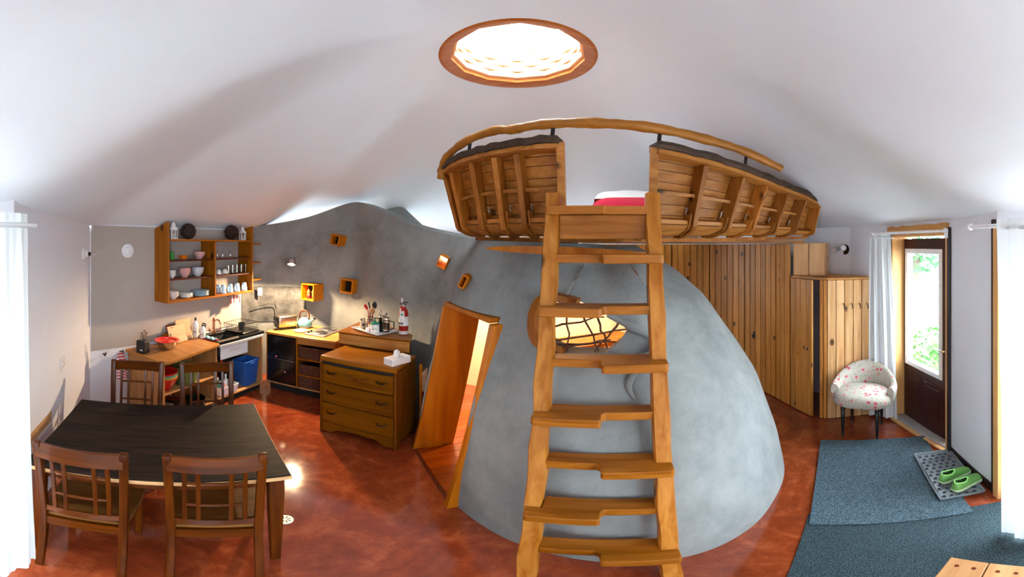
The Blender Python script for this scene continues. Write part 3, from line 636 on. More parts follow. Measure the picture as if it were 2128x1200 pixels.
# ================================================================== boat-shaped loft, rail, ladder
# gunwale points (column, row, distance) and keel points matched to them
GU = [(917, 352, 3.15), (950, 328, 2.85), (1000, 311, 2.58), (1060, 299, 2.38), (1150, 289, 2.22), (1265, 290, 2.18), (1366, 301, 2.26), (1470, 324, 2.50), (1550, 351, 2.80), (1600, 371, 3.05), (1645, 390, 3.35), (1682, 405, 3.65), (1708, 422, 3.95)]
KE = [(997, 497, 3.45), (1020, 499, 3.20), (1055, 500, 2.98), (1110, 501, 2.80), (1165, 502, 2.68), (1262, 502, 2.62), (1350, 502, 2.70), (1402, 501, 2.85), (1456, 500, 3.05), (1508, 499, 3.25), (1565, 498, 3.50), (1614, 497, 3.75), (1672, 495, 4.0)]
GP = [at(*g) for g in GU]; KP = [at(*k) for k in KE]; NG = len(GP)-1
def gpt(t): return crom(GP, t)
def kpt(t): return crom(KP, t)
def t_of(px):
    for i in range(NG):
        if GU[i][0] <= px <= GU[i+1][0]: return i+(px-GU[i][0])/(GU[i+1][0]-GU[i][0])
    return NG
def hull(t, v, off=0.0):                                # v 0 gunwale .. 1 keel, off inward
    g, k = gpt(t), kpt(t); h = k-g; hz = h.z; hh = Vector((h.x, h.y, 0)); L = hh.length; hd = hh.normalized()
    if v < .72: s = v/.72; r = .36*s; z = .80*s
    else: s = (v-.72)/.28; a = s*pi/2; r = .36+.64*(1-cos(a)); z = .80+.20*sin(a)
    p = g+hd*(L*r)+Vector((0, 0, hz*z))
    if off:
        e = .01; q0 = hull(t, max(v-e, 0)); q1 = hull(t, min(v+e, 1)); tg = (q1-q0).normalized(); sd = hd.cross(Vector((0, 0, 1))).normalized(); nr = tg.cross(sd)
        if nr.dot(hd)+.2*nr.z < 0: nr = -nr
        p = p+nr*off
    return p
lf = thing('boat_loft', 'boat-shaped wooden loft with exposed ribs and planks above the grey pod', 'loft', tuple((KP[5]+KP[6])/2))
T0, T1 = t_of(1164), t_of(1362)
def side_at(t, v): return (hull(min(t+.05, NG), v)-hull(max(t-.05, 0), v)).normalized()
def rib(t, wd=.042, dep=.115, v0=0.10, v1=1.0, nm='rib', mat='rib', n=18):
    vv = [lerp(v0, v1, i/(n-1)) for i in range(n)]
    pts = [hull(t, v, dep/2) for v in vv]; hd = kpt(t)-gpt(t); hd.z = 0; sd = hd.cross(Vector((0, 0, 1))).normalized()
    return MB().sweep(pts, wd, lambda i: dep*(1 if i < n-4 else .8), sd).build(nm, mat, lf, world=True, bevel=.003)
for px in (919, 934, 976, 1024, 1071): rib(t_of(px))
for px in (1472, 1553, 1602, 1645, 1681, 1706): rib(t_of(px))
rib(T0, .05, .09, .03, .78, 'opening_post', 'loft_plank'); rib(T1, .05, .09, .03, .78, 'opening_post', 'loft_plank')
for t in (t_of(1195), t_of(1240), t_of(1290), t_of(1335)): rib(t, .042, .09, .80, 1.0)      # floor ribs under the opening
def strip(ta, tb, va, vb, off, th, nm, mat, n=14, thm=None):
    a = [lerp(ta, tb, i/(n-1)) for i in range(n)]; m = MB()
    vs = []
    for t in a:
        for v, o in ((va, off), (vb, off), (vb, off+th), (va, off+th)): vs.append(hull(t, v, o))
    fs = [(3, 2, 1, 0), tuple(4*(n-1)+k for k in range(4))]
    for i in range(n-1):
        for k in range(4): fs.append((4*i+k, 4*i+(k+1) % 4, 4*i+4+(k+1) % 4, 4*i+4+k))
    m.add(vs, fs); return m.build(nm, mat, lf, world=True, smooth=30)
rows = [0.08, .15, .235, .35, .46, .57, .68, .76]
for ta, tb in ((0, T0), (T1, NG)):
    for a, b in zip(rows, rows[1:]): strip(ta, tb, a+.003, b-.003, .115, .018, 'plank', 'loft_plank')
    strip(ta, tb, .08, .77, .135, .008, 'backing', 'bark', 20)  # dark sheet added behind the planks to keep light out of the gaps
for a, b in ((.765, .84), (.842, .92), (.922, .995)): strip(0, NG, a, b, .035, .012, 'bottom_plank', 'loft_plank', 30)
strip(0, NG, .755, .765, .03, .10, 'ledger', 'loft_plank', 30)
# short blocking between the ribs
def blocking(pa, pb, v, w=.05): strip(t_of(pa)+.02, t_of(pb)-.02, v, v+.035, .045, w, 'blocking', 'loft_plank', 4)
for pa, pb in ((934, 976), (976, 1024), (1024, 1071), (1071, 1160), (1368, 1472), (1472, 1553), (1553, 1602), (1602, 1645), (1645, 1681)):
    blocking(pa, pb, .42); blocking(pa, pb, .70)
# gusset plates and rope lacing low on the ribs
for px in (976, 1024, 1071, 1472, 1553, 1602, 1645, 1681):
    t = t_of(px); sd = (kpt(t)-gpt(t)); sd.z = 0; sd = sd.cross(Vector((0, 0, 1))).normalized(); sg = 1 if px > 1265 else -1
    if sd.dot(Vector((cos(az(px)), -sin(az(px)), 0))) > 0: sd = -sd*1.0
    sd = sd if sg > 0 else -sd
    pts = [hull(t, v, .02)+sd*.03 for v in (.62, .72, .80, .90)]+[hull(t, v, .10)+sd*.03 for v in (.88, .80, .72, .66)]
    MB().slab(pts, sd*.012).build('gusset', 'rib', lf, world=True)
    random.seed(px); rp = [hull(t, lerp(.58, .74, k/9), .095)+sd*(.028+.012*(k % 2)) for k in range(10)]
    MB().tube(rp, .006, 5).build('lacing', 'rope', lf, world=True, smooth=60)
# gunwale: light inner board and two dark bark-edged rails
def rail_strip(ta, tb, dv, off, w, h, nm, mat, wob=0, n=26):
    pts = [hull(lerp(ta, tb, i/(n-1)), 0, off)+Vector((0, 0, dv+wob*sin(i*1.7)+wob*.6*sin(i*3.9))) for i in range(n)]
    return MB().sweep(pts, h, w, Vector((0, 0, 1))).build(nm, mat, lf, world=True, smooth=40, bevel=0)
for ta, tb in ((0, T0), (T1, NG)):
    rail_strip(ta, tb, -.062, .055, .13, .03, 'top_plate', 'loft_plank'); rail_strip(ta, tb, -.030, .045, .15, .028, 'bark_rail', 'bark', .004); rail_strip(ta, tb, -.004, .055, .14, .022, 'bark_rail', 'bark', .005)
# end planking on the right, keel strake, decking, wooden cap on the dome
strip(0, NG, .965, 1.0, -.01, .03, 'keel_strake', 'rib', 36)
deck = [(p.x, p.y) for p in [kpt(i*NG/30) for i in range(31)]]+[(3.1, 3.6), (2.7, 4.4), (1.0, 5.0), (0.1, 4.6)]
MB().prism(deck, 1.975, 2.0).build('deck', 'loft_plank', lf, world=True)
cp = [at(x, y, d) for x, y, d in ((1014, 516, 2.62), (1060, 518, 2.52), (1150, 521, 2.42), (1250, 524, 2.38), (1345, 527, 2.40))]
cpn = spline(cp, 20); t = MB().sweep(cpn, lambda i: .004+.05*sin(pi*(i+.4)/20.5), .05, Vector((0, 0, 1))).build('cap_plank', 'jamb', smooth=40); tag(t, 'thin curved orange plank between the dome and the boat loft', 'plank')
# peeled log handrail on iron brackets
hr = thing('handrail', 'curved peeled log handrail on black iron brackets above the boat loft', 'handrail', tuple(at(1265, 258, 2.2)))
hp = [at(x, y, d) for x, y, d in ((917, 372, 3.12), (921, 340, 3.06), (940, 315, 2.92), (975, 291, 2.70), (1030, 272, 2.48), (1065, 270, 2.38), (1110, 261, 2.28), (1180, 256, 2.20), (1265, 257, 2.18), (1370, 268, 2.26), (1460, 288, 2.48), (1545, 314, 2.78), (1622, 350, 3.08))]
hs = spline(hp, 70); MB().tube(hs, lambda i: .034+.003*sin(i*.9)+.002*sin(i*2.3), 12).build('log', 'rail', hr, world=True, smooth=50)
for px, y0, y1 in ((978, 295, 308), (1150, 264, 288), (1372, 274, 296), (1551, 322, 348)):
    tq = t_of(px); d = gpt(tq); dd = sqrt(d.x**2+d.y**2); a, b = at(px, y0-4, dd), at(px+(-3 if px < 1200 else -3), y1+4, dd)
    MB().bar(a, b, .026, .008, Vector((d.x, d.y, 0)).normalized()).build('bracket', 'iron', hr, world=True); MB().bar(a-Vector((0, 0, .004)), a+Vector((.03, 0, -.004)), .03, .006).build('bracket', 'iron', hr, world=True)
# bed in the loft
bed = thing('loft_bed', 'bed with white duvet and red blanket in the boat loft', 'bed', (1.22, 3.5, 2.001), -.22)
MB().box(-.42, -.68, 0, .5, .75, .17).build('mattress', 'duvet_white', bed, bevel=.04, seg=3, smooth=60)
def heap(x0, x1, y0, y1, zb, h, pw, ph):
    def fn(u, v):
        e = min(min(u, 1-u)*2, min(v, 1-v)*2); return Vector((lerp(x0, x1, u), lerp(y0, y1, v), zb+h*min(1, e*1.6)**pw+.012*sin(9*u+ph)*cos(7*v)*min(1, e*4)))
    return fn
MB().grid(heap(-.45, .53, -.70, .77, .165, .25, .3, 0), 26, 26).build('blanket', 'blanket_red', bed, smooth=60)
MB().grid(heap(-.40, .50, -.36, .76, .38, .13, .5, 1), 26, 26).build('duvet', 'duvet_white', bed, smooth=60)
# alternating-tread ladder stair
LD = thing('ladder_stair', 'honey wood ladder stair with alternating half treads leaning on the boat loft', 'ladder', (.354, 1.427, 0), -.27)
def lx(z): return .655*z/2.22                           # how far the rails lean back at height z
lean = atan2(.655, 2.22)
for s in (-1, 1):
    ns = 14; pts = []; 
    for i in range(ns):
        z = 2.26*i/(ns-1); pts.append(Vector((s*(.292+.012*sin(3*i+s)*.4+(.012 if s < 0 else .0)*(1-z/2.2)), lx(z), z)))
    m = MB(); vs = []; prof = [(-.036, -.05), (.036, -.05), (.043, -.035), (.043, .045), (.034, .055), (-.034, .055), (-.043, .045), (-.043, -.035)]; k = len(prof)
    for i, p in enumerate(pts):
        ws = 1+.06*sin(2.1*i+s*1.3)
        for a, b in prof: vs.append(p+Vector((a*ws, b*ws, 0)))
    m.add(vs, [tuple(range(k-1, -1, -1)), tuple((ns-1)*k+j for j in range(k))]+[(i*k+j, i*k+(j+1) % k, (i+1)*k+(j+1) % k, (i+1)*k+j) for i in range(ns-1) for j in range(k)])
    m.build('rail', 'ladder_z', LD, smooth=30)
for k in range(8):
    z = .25+.275*k; y = lx(z); wr = (k % 2 == 0); x0, x1 = -.25, .25; yb = y+.06; nar, wid = y-.045, y-.135
    if k == 7: nar, wid, wr = y-.06, y-.085, False
    poly = [(x0, yb), (x0, nar if wr else wid), (0, nar if wr else wid), (0, wid if wr else nar), (x1, wid if wr else nar), (x1, yb)]
    e = .33
    if wr: poly = [(-.262, yb), (-.262, nar), (-.02, nar), (.0, nar-.02), (.0, wid+.01), (.012, wid), (e-.012, wid), (e, wid+.012), (e, y-.055), (.262, y-.05), (.262, yb)]
    else: poly = [(-.262, yb), (-.262, y-.05), (-e, y-.055), (-e, wid+.012), (-e+.012, wid), (-.012, wid), (0, wid+.01), (0, nar-.02), (.02, nar), (.262, nar), (.262, yb)]
    MB().prism(poly, z-.048, z).build('tread', 'ladder_x', LD, bevel=.006, seg=2)
MB().box(-.25, lx(2.08)-.02, 1.985, .25, lx(2.08)+.02, 2.125).build('top_board', 'ladder_x', LD, bevel=.004)
# thin steel cables with turnbuckles below the loft
for (x0, y0), (x1, y1), tb in (((1240, 506), (1164, 636), .52), ((1283, 506), (1367, 636), .42)):
    a = at(x0, y0, 2.62); b = surf(x1, y1)[0]; t = thing('turnbuckle_cable', 'thin steel cable with turnbuckle from loft to the %s of the twig window' % ('near side' if x1 < 1200 else 'far side'), 'cable', tuple(b))
    t['label'] = 'thin steel cable with turnbuckle ending above the wooden lining of the twig window' if x1 < 1200 else 'thin steel cable with turnbuckle ending on the bare dome beside the twig window'
    MB().tube([a, b], .0022, 5).build('wire', 'steel_brushed', t, world=True); c = a.lerp(b, tb); d = (b-a).normalized(); sx = Vector((d.z, 0, -d.x)).normalized()*.008
    m = MB()
    for s in (-1, 1): m.tube([c-d*.035+sx*s, c+d*.035+sx*s], .003, 5)
    m.build('turnbuckle', 'steel_brushed', t, world=True)
    for s in (-1, 1): MB().tube([c+d*.035*s, c+d*.075*s], .0045, 6).build('eye_bolt', 'steel', t, world=True)
# ================================================================== kitchen
def klocal(x, v): X, Y = xing(x, K1, K2, v); return Vector((X, Y, 0))
def kfrm(u, v, z): return Vector((K1[0], K1[1], z))+kd*u+kn*v
def kpos(px, v): p = klocal(px, v); return (p-Vector((K1[0], K1[1], 0))).dot(kd)
# wall shelf
u0, u1, dep = kpos(320, 0), kpos(525, .25), .26
ws = thing('wall_shelf', 'open wooden wall shelf of crockery above the sink', 'shelf', tuple(kfrm(u0, 0, 1.32)), KR); Ls = u1-u0
def zz(z): return z-1.32
for x, nm in ((0, 'side_panel'), (Ls-.022, 'side_panel')):
    MB().slab([(x, -.008, zz(1.32)), (x, -dep, zz(1.32)), (x, -dep, zz(2.205)), (x, -.008, zz(2.135))], (.022, 0, 0)).build(nm, 'shelf_side', ws, bevel=.003)
ud = kpos(447, .25)-u0
MB().box(ud-.011, -dep, zz(1.345), ud+.011, -.008, zz(1.995)).build('divider', 'shelf_side', ws, bevel=.003)
MB().box(.023, -dep, zz(1.321), Ls-.023, -.008, zz(1.344)).build('bottom_shelf', 'shelf_wood', ws, bevel=.003); MB().box(.023, -dep, zz(1.996), Ls-.023, -.008, zz(2.016)).build('top_shelf', 'shelf_wood', ws, bevel=.003)
for z in (1.565, 1.77):
    MB().box(.023, -dep+.03, zz(z), ud-.012, -.008, zz(z)+.016).build('shelf', 'shelf_dark', ws); MB().box(ud+.012, -dep+.03, zz(z), Ls-.023, -.008, zz(z)+.016).build('shelf', 'shelf_dark', ws)
Z1, Z2, Z3, Z4 = 1.3455, 1.5825, 1.7875, 2.0175
def put(px, z, v=.13): p = klocal(px, v); return (p.x, p.y, z)
def bowl(name, mat, label, pos, r, h, n=1, dz=.018, group=None, foot=.45, band=None):
    for k in range(n):
        o = MB().lathe([(r*foot, 0), (r*foot, .006), (r*foot*1.15, .01), (r*.82, h*.55), (r, h), (r*.95, h), (r*.78, h*.58), (r*foot, .018), (0.0, .016)], 22).build(name, mat, smooth=50)
        o.location = (pos[0], pos[1], pos[2]+k*dz); tag(o, label if n == 1 else label % ('topmost', 'second from the top', 'third from the top', 'fourth from the top', 'fifth from the top', 'sixth from the top')[n-1-k], 'bowl', group)
bowl('serving_bowl', 'pink', 'single pink bowl on the top inner shelf beside the orange bowl', put(414, Z3), .075, .085)
bowl('serving_bowl', 'orange_bowl', 'shallow orange bowl next to the green cup', put(381, Z3), .065, .045)
bowl('serving_bowl', 'pink', 'pink bowl in the pair beside the grey pair, %s', put(383.5, Z2), .075, .085, 2, .022, 'pink bowls stacked on the wall shelf')
bowl('serving_bowl', 'grey_bowl', 'pale grey bowl in the pair beside the pink pair, %s', put(411, Z2), .075, .085, 2, .022, 'grey bowls stacked on the wall shelf')
bowl('small_bowl', 'white_ceramic', 'small white bowl in the stack beside the pink bowls, %s', put(357, Z2), .048, .045, 4, .014, 'small white bowls stacked on the wall shelf')
bowl('cereal_bowl', 'offwhite', 'cream cereal bowl in the stack beside the white plates, %s', put(360, Z1), .066, .05, 3, .018, 'cereal bowls stacked on the wall shelf')
def plates(mat, label, pos, r, n, group):
    for k in range(n):
        o = MB().lathe([(r*.6, 0), (r*.62, .005), (r, .014), (r*.985, .018), (r*.62, .009), (0, .008)], 26).build('plate', mat, smooth=50); o.location = (pos[0], pos[1], pos[2]+k*.0125)
        tag(o, label % ('topmost', 'second from the top', 'third from the top', 'fourth from the top', 'fifth from the top')[n-1-k], 'plate', group)
plates('white_ceramic', 'white side plate in the stack between bowls and blue plates, %s', put(386, Z1), .083, 4, 'white plates stacked on the wall shelf')
plates('blue_plate', 'pale blue dinner plate in the stack by the shelf divider, %s', put(416, Z1, .125), .112, 5, 'blue plates stacked on the wall shelf')
o = MB().lathe([(.037, 0), (.034, .03), (.029, .088), (.026, .092), (0, .092)], 20).build('cup', 'green_cup', smooth=50); o.location = put(356.5, Z3); tag(o, 'green plastic cup standing upside down on the wall shelf', 'cup')
# stemware standing upside down, tumblers, cups, mugs
def wine(pos, label):
    t = thing('wine_glass', label, 'wine glass', pos, 0, 'upturned wine glasses on the wall shelf')
    MB().lathe([(.030, 0), (.037, .03), (.036, .055), (.022, .085), (.004, .098), (.003, .098), (.02, .083), (.033, .055), (.034, .03), (.028, 0)], 18).build('bowl', 'glass', t, smooth=50)
    MB().lathe([(.004, .096), (.0035, .165), (.03, .170), (.031, .172), (0, .173)], 16).build('stem', 'glass', t, smooth=40)
for px, nb in ((452, 'nearest the divider'), (463, 'in the middle of three'), (479, 'nearest the end panel')): wine(put(px, Z3, .14), 'clear wine glass turned upside down, '+nb)
g = None
for gk, px in enumerate((475, 483.5, 492.5, 501.5, 510.5)):
    if g is None: g = MB().lathe([(.026, 0), (.029, .11), (.027, .11), (.0245, .006), (0, .006)], 16).build('tumbler', 'jar_glass', smooth=40); o = g
    else: o = g.copy(); COL.objects.link(o)
    o.location = put(px, Z2, .13); tag(o, 'clear straight tumbler, %s' % ('next to the cup and saucer', 'second from the cup and saucer', 'in the middle of the row of five', 'second from the shelf end panel', 'beside the shelf end panel')[gk], 'tumbler', 'tumblers in a row on the wall shelf')
for px, lab in ((454, 'upturned white cup on its saucer beside the shelf divider'), (467.5, 'upturned white cup on its saucer beside the tumblers')):
    p = put(px, Z2, .15); o = MB().lathe([(.028, 0), (.03, .004), (.058, .011), (.056, .014), (0, .007)], 22).build('saucer', 'white_ceramic', smooth=50); o.location = p; tag(o, 'white saucer under the '+lab[8:18].strip()+(' beside the shelf divider' if px < 460 else ' beside the tumblers'), 'saucer', 'white saucers')
    t = thing('coffee_cup', lab, 'cup', (p[0], p[1], p[2]+.009), 0, 'white cups'); MB().lathe([(.036, .003), (.034, .02), (.022, .05), (.02, .054), (0, .054)], 20).build('body', 'white_ceramic', t, smooth=50); MB().tube([(.034, 0, .015), (.052, 0, .02), (.052, 0, .036), (.028, 0, .042)], .004, 6).build('handle', 'white_ceramic', t, smooth=60)
mg = None
for mk, px in enumerate((454, 463.5, 478, 492.5, 507.5)):
    p = put(px, Z1, .17 if mk else .09); ml = 'pale blue upturned mug, %s' % ('tucked behind the shelf divider', 'second from the shelf divider', 'in the middle of the row of five', 'second from the shelf end panel', 'beside the shelf end panel')[mk]
    if mg is None:
        mg = thing('mug', ml, 'mug', p, KR, 'pale blue mugs in a row on the wall shelf')
        MB().lathe([(.040, 0), (.039, .04), (.030, .1), (.026, .105), (0, .106)], 20).build('body', 'mug_blue', mg, smooth=50); MB().tube([(-.036, -.01, .02), (-.058, -.014, .03), (-.058, -.014, .065), (-.03, -.01, .08)], .006, 7).build('handle', 'mug_blue', mg, smooth=60)
    else: dup(mg, p, KR, ml)
# lanterns and woven balls on the very top
def lantern(pos, label, s=1.0):
    t = thing('lantern', label, 'lantern', pos, KR+.4); w_ = .048*s
    MB().lathe([(w_*1.12, 0), (w_*1.12, .012), (w_, .018)], 6).build('base', 'white_plastic', t)
    for k in range(6): a = k*pi/3; MB().bar((w_*.92*cos(a), w_*.92*sin(a), .016), (w_*.92*cos(a), w_*.92*sin(a), .105*s), .010, .010).build('post', 'white_plastic', t)
    for k in range(6): a = k*pi/3+pi/6; c = Vector((w_*.79*cos(a), w_*.79*sin(a), .06*s)); MB().obox(c, (.002, w_*.84, .086*s), rotm(a)).build('pane', 'jar_glass', t)
    MB().lathe([(w_*1.12, .103*s), (w_*1.12, .113*s), (w_*.55, .145*s), (w_*.55, .165*s), (w_*.3, .185*s), (0, .19*s)], 18).build('roof', 'white_plastic', t, smooth=35)
    MB().tube([(.02*s, 0, .18*s), (.018*s, 0, .2*s), (0, 0, .21*s), (-.018*s, 0, .2*s), (-.02*s, 0, .18*s)], .0025, 6).build('ring', 'white_plastic', t)
    MB().lathe([(.02, .018), (.02, .06), (0, .06)], 12).build('candle', 'offwhite', t)
lantern(put(360.5, Z4, .15), 'white metal lantern at the end of the shelf top near the tan wall'); lantern(put(504, Z4, .15), 'white metal lantern at the end of the shelf top near the grey wall', .95)
def rattan(pos, r, label, seed):
    random.seed(seed); t = thing('woven_ball', label, 'decorative ball', pos, 0, 'woven balls on the wall shelf')
    MB().ball((0, 0, r), r*.88, 14, 9).build('core', 'dark_inside', t, smooth=60)
    for k in range(26):
        ax = Vector((random.gauss(0, 1), random.gauss(0, 1), random.gauss(0, 1))).normalized(); a, b = frame_axes(ax); rr = r*random.uniform(.90, .975); off = random.uniform(-.45, .45); cr = sqrt(1-off*off)
        MB().tube([Vector((0, 0, r))+(a*cos(q_)*cr+b*sin(q_)*cr+ax*off)*rr for q_ in [2*pi*i/20 for i in range(21)]], .0045, 5, False).build('strand', 'rattan', t, smooth=60)
rattan(put(391, Z4, .15), .092, 'dark brown woven rattan ball beside the lantern near the tan wall', 1); rattan(put(481, Z4, .15), .097, 'dark brown woven rattan ball beside the lantern near the grey wall', 2)
# three little corner shelves beyond the wall shelf
for z, lab in ((1.955, 'small triangular corner shelf, highest of three, holding an orange bowl'), (1.70, 'small triangular corner shelf, middle of three'), (1.46, 'small triangular corner shelf, lowest of three, holding a white cup')):
    b0 = kfrm(LK-.045, .02, z); t = thing('corner_shelf', lab, 'shelf', tuple(b0), KR, 'triangular corner shelves')
    MB().prism([(.0, -.17), (.24, -.15), (.26, .05), (.0, .0)], 0, .018).build('board', 'shelf_wood', t); MB().slab([(.05, -.02, -.001), (.05, -.15, -.001), (.05, -.03, -.085)], (.018, 0, 0)).build('bracket', 'shelf_dark', t)
p = kfrm(LK+.02, .11, 1.4785); o = MB().lathe([(.028, 0), (.034, .06), (.031, .06), (.026, .006), (0, .006)], 18).build('cup', 'white_ceramic', smooth=50); o.location = p; tag(o, 'small white cup on the lowest corner shelf', 'cup')
p = kfrm(LK+.01, .11, 1.9735); bowl('trinket_bowl', 'orange_bowl', 'small orange bowl on the highest corner shelf', p, .045, .04)
# dish towel hanging below the shelf
p = klocal(489, .17); dt = thing('dish_towel', 'white dish towel with red stripes hanging under the wall shelf', 'towel', (p.x, p.y, 1.315), KR)
def dtw(u, v): return Vector((lerp(-.075, .075, u)*(1+.15*v), -.012*sin(u*14)*v, -.02-.10*v))
MB().grid(dtw, 18, 8).build('cloth', 'dish_stripe', dt, smooth=60); MB().bar((-.15, 0, -.012), (.09, 0, -.012), .008, .006).build('rod', 'iron', dt); MB().tube([(-.14, 0, -.01), (-.14, 0, -.02), (-.135, -.01, -.025)], .004, 6).build('hook', 'iron', dt)
# porcelain bulb holder, vent, switches, outlets
ln = Vector((K1[1]-K0[1], -(K1[0]-K0[0]), 0)).normalized()
p = onwall(173, 528, K0, K1); t = thing('bulb_holder', 'white porcelain lamp holder with a clear bulb beside the tan board', 'wall light', tuple(p), atan2(ln.y, ln.x)+pi/2)
def zl(prof, n=20): return [Vector((r*cos(2*pi*k/n), -y_, r*sin(2*pi*k/n))) for r, y_ in prof for k in range(n)], [(i*n+k, i*n+(k+1) % n, (i+1)*n+(k+1) % n, (i+1)*n+k) for i in range(len(prof)-1) for k in range(n)]+[tuple((len(prof)-1)*n+k for k in range(n))]
MB().add(*zl([(.062, 0), (.062, .012), (.045, .022), (.03, .03), (.03, .05)])).build('base', 'white_ceramic', t, smooth=40); MB().add(*zl([(.017, .05), (.017, .072)])).build('cap', 'brass_dark', t, smooth=40)
b = MB(); b.add(*zl([(.015, .072), (.022, .09), (.03, .115), (.029, .135), (.018, .152), (.001, .158)])); b.build('bulb', 'glass', t, smooth=60)
p = onwall(265, 522, K1, K2, .008); t = thing('round_vent', 'round white vent cover on the tan wall board', 'vent', tuple(p), KR)
MB().add(*zl([(.075, 0), (.075, .008), (.06, .016), (.055, .016)])).build('rim', 'white_plastic', t, smooth=40); MB().add(*zl([(.055, .004), (.055, .012)])).build('gap', 'black_matte', t); MB().add(*zl([(.044, .012), (.044, .034), (.036, .040), (.001, .042)])).build('disc', 'white_plastic', t, smooth=40)
def plate(px, py, P, Q, wd, hg, label, kind):
    p = onwall(px, py, P, Q, .001); e = atan2(Q[1]-P[1], Q[0]-P[0]); t = thing('wall_plate', label, 'outlet' if kind == 'o' else 'switch', tuple(p), e)
    MB().box(-wd/2, -.006, -hg/2, wd/2, 0, hg/2).build('plate', 'wall_plate' if kind != 's' else 'steel_brushed', t, bevel=.002)
    if kind == 'o':
        for x in ((-.023, .023) if wd > .1 else (0,)):
            for z in (-.02, .02):
                so = MB().box(x-.012, -.008, z-.014, x+.012, -.005, z+.014).build('socket', 'white_plastic', t, bevel=.002)
                for q_ in (-.005, .005): MB().box(x+q_-.0012, -.0087, z-.004, x+q_+.0012, -.0078, z+.006).build('slot', 'print_dark', so)
    else: MB().box(-.012, -.010, -.022, .012, -.005, .022).build('rocker', 'white_plastic', t, bevel=.002)
plate(130, 755, K0, K1, .12, .12, 'white double outlet plate on the wall beside the curtain', 'o'); plate(179, 727, K0, K1, .075, .12, 'white rocker switch plate near the tan board corner', 'w')
# left counter unit
cu = thing('open_cabinet', 'open pale wood cabinet with a butcher block top beside the sink', 'cabinet', (-3.0, 2.3, 0)); CT = .82
kx = lambda y: K1[0]+(K2[0]-K1[0])*(y-K1[1])/(K2[1]-K1[1])
top = [(kx(1.83)+.02, 1.83), (-2.84, 1.885), (-2.775, 1.91), (-2.745, 1.965), (-2.93, 2.79), (kx(2.79)+.02, 2.79)]
MB().prism(top, CT-.035, CT).build('worktop', 'butcher', cu, world=True, bevel=.006, seg=2)
MB().prism([(kx(1.86)+.025, 1.86), (-2.82, 1.93), (-2.825, 1.95), (kx(1.88)+.025, 1.88)], 0, CT-.036).build('side_panel', 'cab_wood', cu, world=True, bevel=.003)
MB().prism([(kx(2.75)+.025, 2.755), (-2.955, 2.755), (-2.955, 2.775), (kx(2.77)+.025, 2.775)], 0, CT-.036).build('side_panel', 'cab_wood', cu, world=True, bevel=.003)
MB().prism([(kx(1.9)+.02, 1.885), (kx(1.9)+.03, 1.885), (kx(2.75)+.03, 2.75), (kx(2.75)+.02, 2.75)], .02, CT-.036).build('back_panel', 'cab_wood', cu, world=True)
MB().prism([(-2.825, 1.905), (-2.795, 1.93), (-2.80, 1.955), (-2.845, 1.955)], 0, CT-.036).build('corner_post', 'cab_wood', cu, world=True, bevel=.003)
for z in (.07, .40): MB().prism([(kx(1.9)+.035, 1.895), (-2.85, 1.96), (-2.965, 2.75), (kx(2.74)+.035, 2.75)], z, z+.02).build('shelf', 'cab_wood', cu, world=True, bevel=.003)
p = Vector((-3.0, 2.36, .421)); t = thing('green_pot', 'olive green pot on the open cabinet shelf', 'pot', tuple(p)); MB().lathe([(.105, 0), (.135, .19), (.142, .19), (.142, .215), (.13, .215), (.12, .2), (.1, .02), (0, .02)], 24).build('body', 'green_pot', t, smooth=40); MB().lathe([(.125, .195), (.125, .205), (.02, .21), (.02, .225), (0, .225)], 20).build('lid', 'green_pot', t, smooth=40)
for k, (mt, nm) in enumerate((('red', 'red'), ('yellow', 'yellow'), ('teal', 'teal'), ('red_enamel', 'bright red'))):
    o = MB().lathe([(.055, 0), (.06, .006), (.105, .08), (.135, .15), (.13, .15), (.1, .08), (.055, .012), (0, .012)], 26).build('mixing_bowl', mt, smooth=50); o.location = (-2.97, 2.07, .421+k*.022); tag(o, nm+' mixing bowl nested in the stack on the open cabinet shelf', 'bowl', 'nested mixing bowls')
t = thing('box_grater', 'black box grater behind the mixing bowls', 'grater', (-3.22, 2.14, .421), .4); MB().slab([(-.05, -.035, 0), (.05, -.035, 0), (.05, .035, 0), (-.05, .035, 0)], (0, 0, .2)).build('body', 'iron', t, bevel=.004)
MB().tube([(-.035, 0, .2), (-.03, 0, .235), (.03, 0, .235), (.035, 0, .2)], .007, 7).build('handle', 'black_matte', t)
for z in range(5):
    for x in range(4): MB().tube([(-.033+.022*x, -.0345, .04+.03*z), (-.033+.022*x, -.038, .04+.03*z)], .005, 6).build('tooth', 'steel', t)
for x, y, r, h, mt, lab in ((-2.98, 2.08, .11, .12, 'steel', 'shiny steel saucepan on the bottom shelf of the open cabinet'), (-3.02, 2.50, .12, .1, 'iron', 'dark frying pan on the bottom shelf of the open cabinet')):
    t = thing('saucepan', lab, 'pan', (x, y, .091), .3); MB().lathe([(r*.9, 0), (r, .02), (r, h), (r*.97, h), (r*.95, .02), (0, .01)], 24).build('body', mt, t, smooth=40); MB().tube([(r, 0, h*.8), (r+.05, -.06, h*.95), (r+.06, -.12, h)], .009, 7).build('handle', 'black_matte', t, smooth=60)
for k in range(3):
    o = MB().lathe([(.115, 0), (.12, .003), (.02, .025+.0), (.018, .04), (0, .042)], 20).build('pot_lid', 'steel', smooth=40); o.location = (-3.22, 2.32, .091+k*.043); tag(o, 'steel pot lid stacked beside the frying pan, %s' % ('bottom one', 'middle one', 'top one')[k], 'lid', 'steel pot lids')
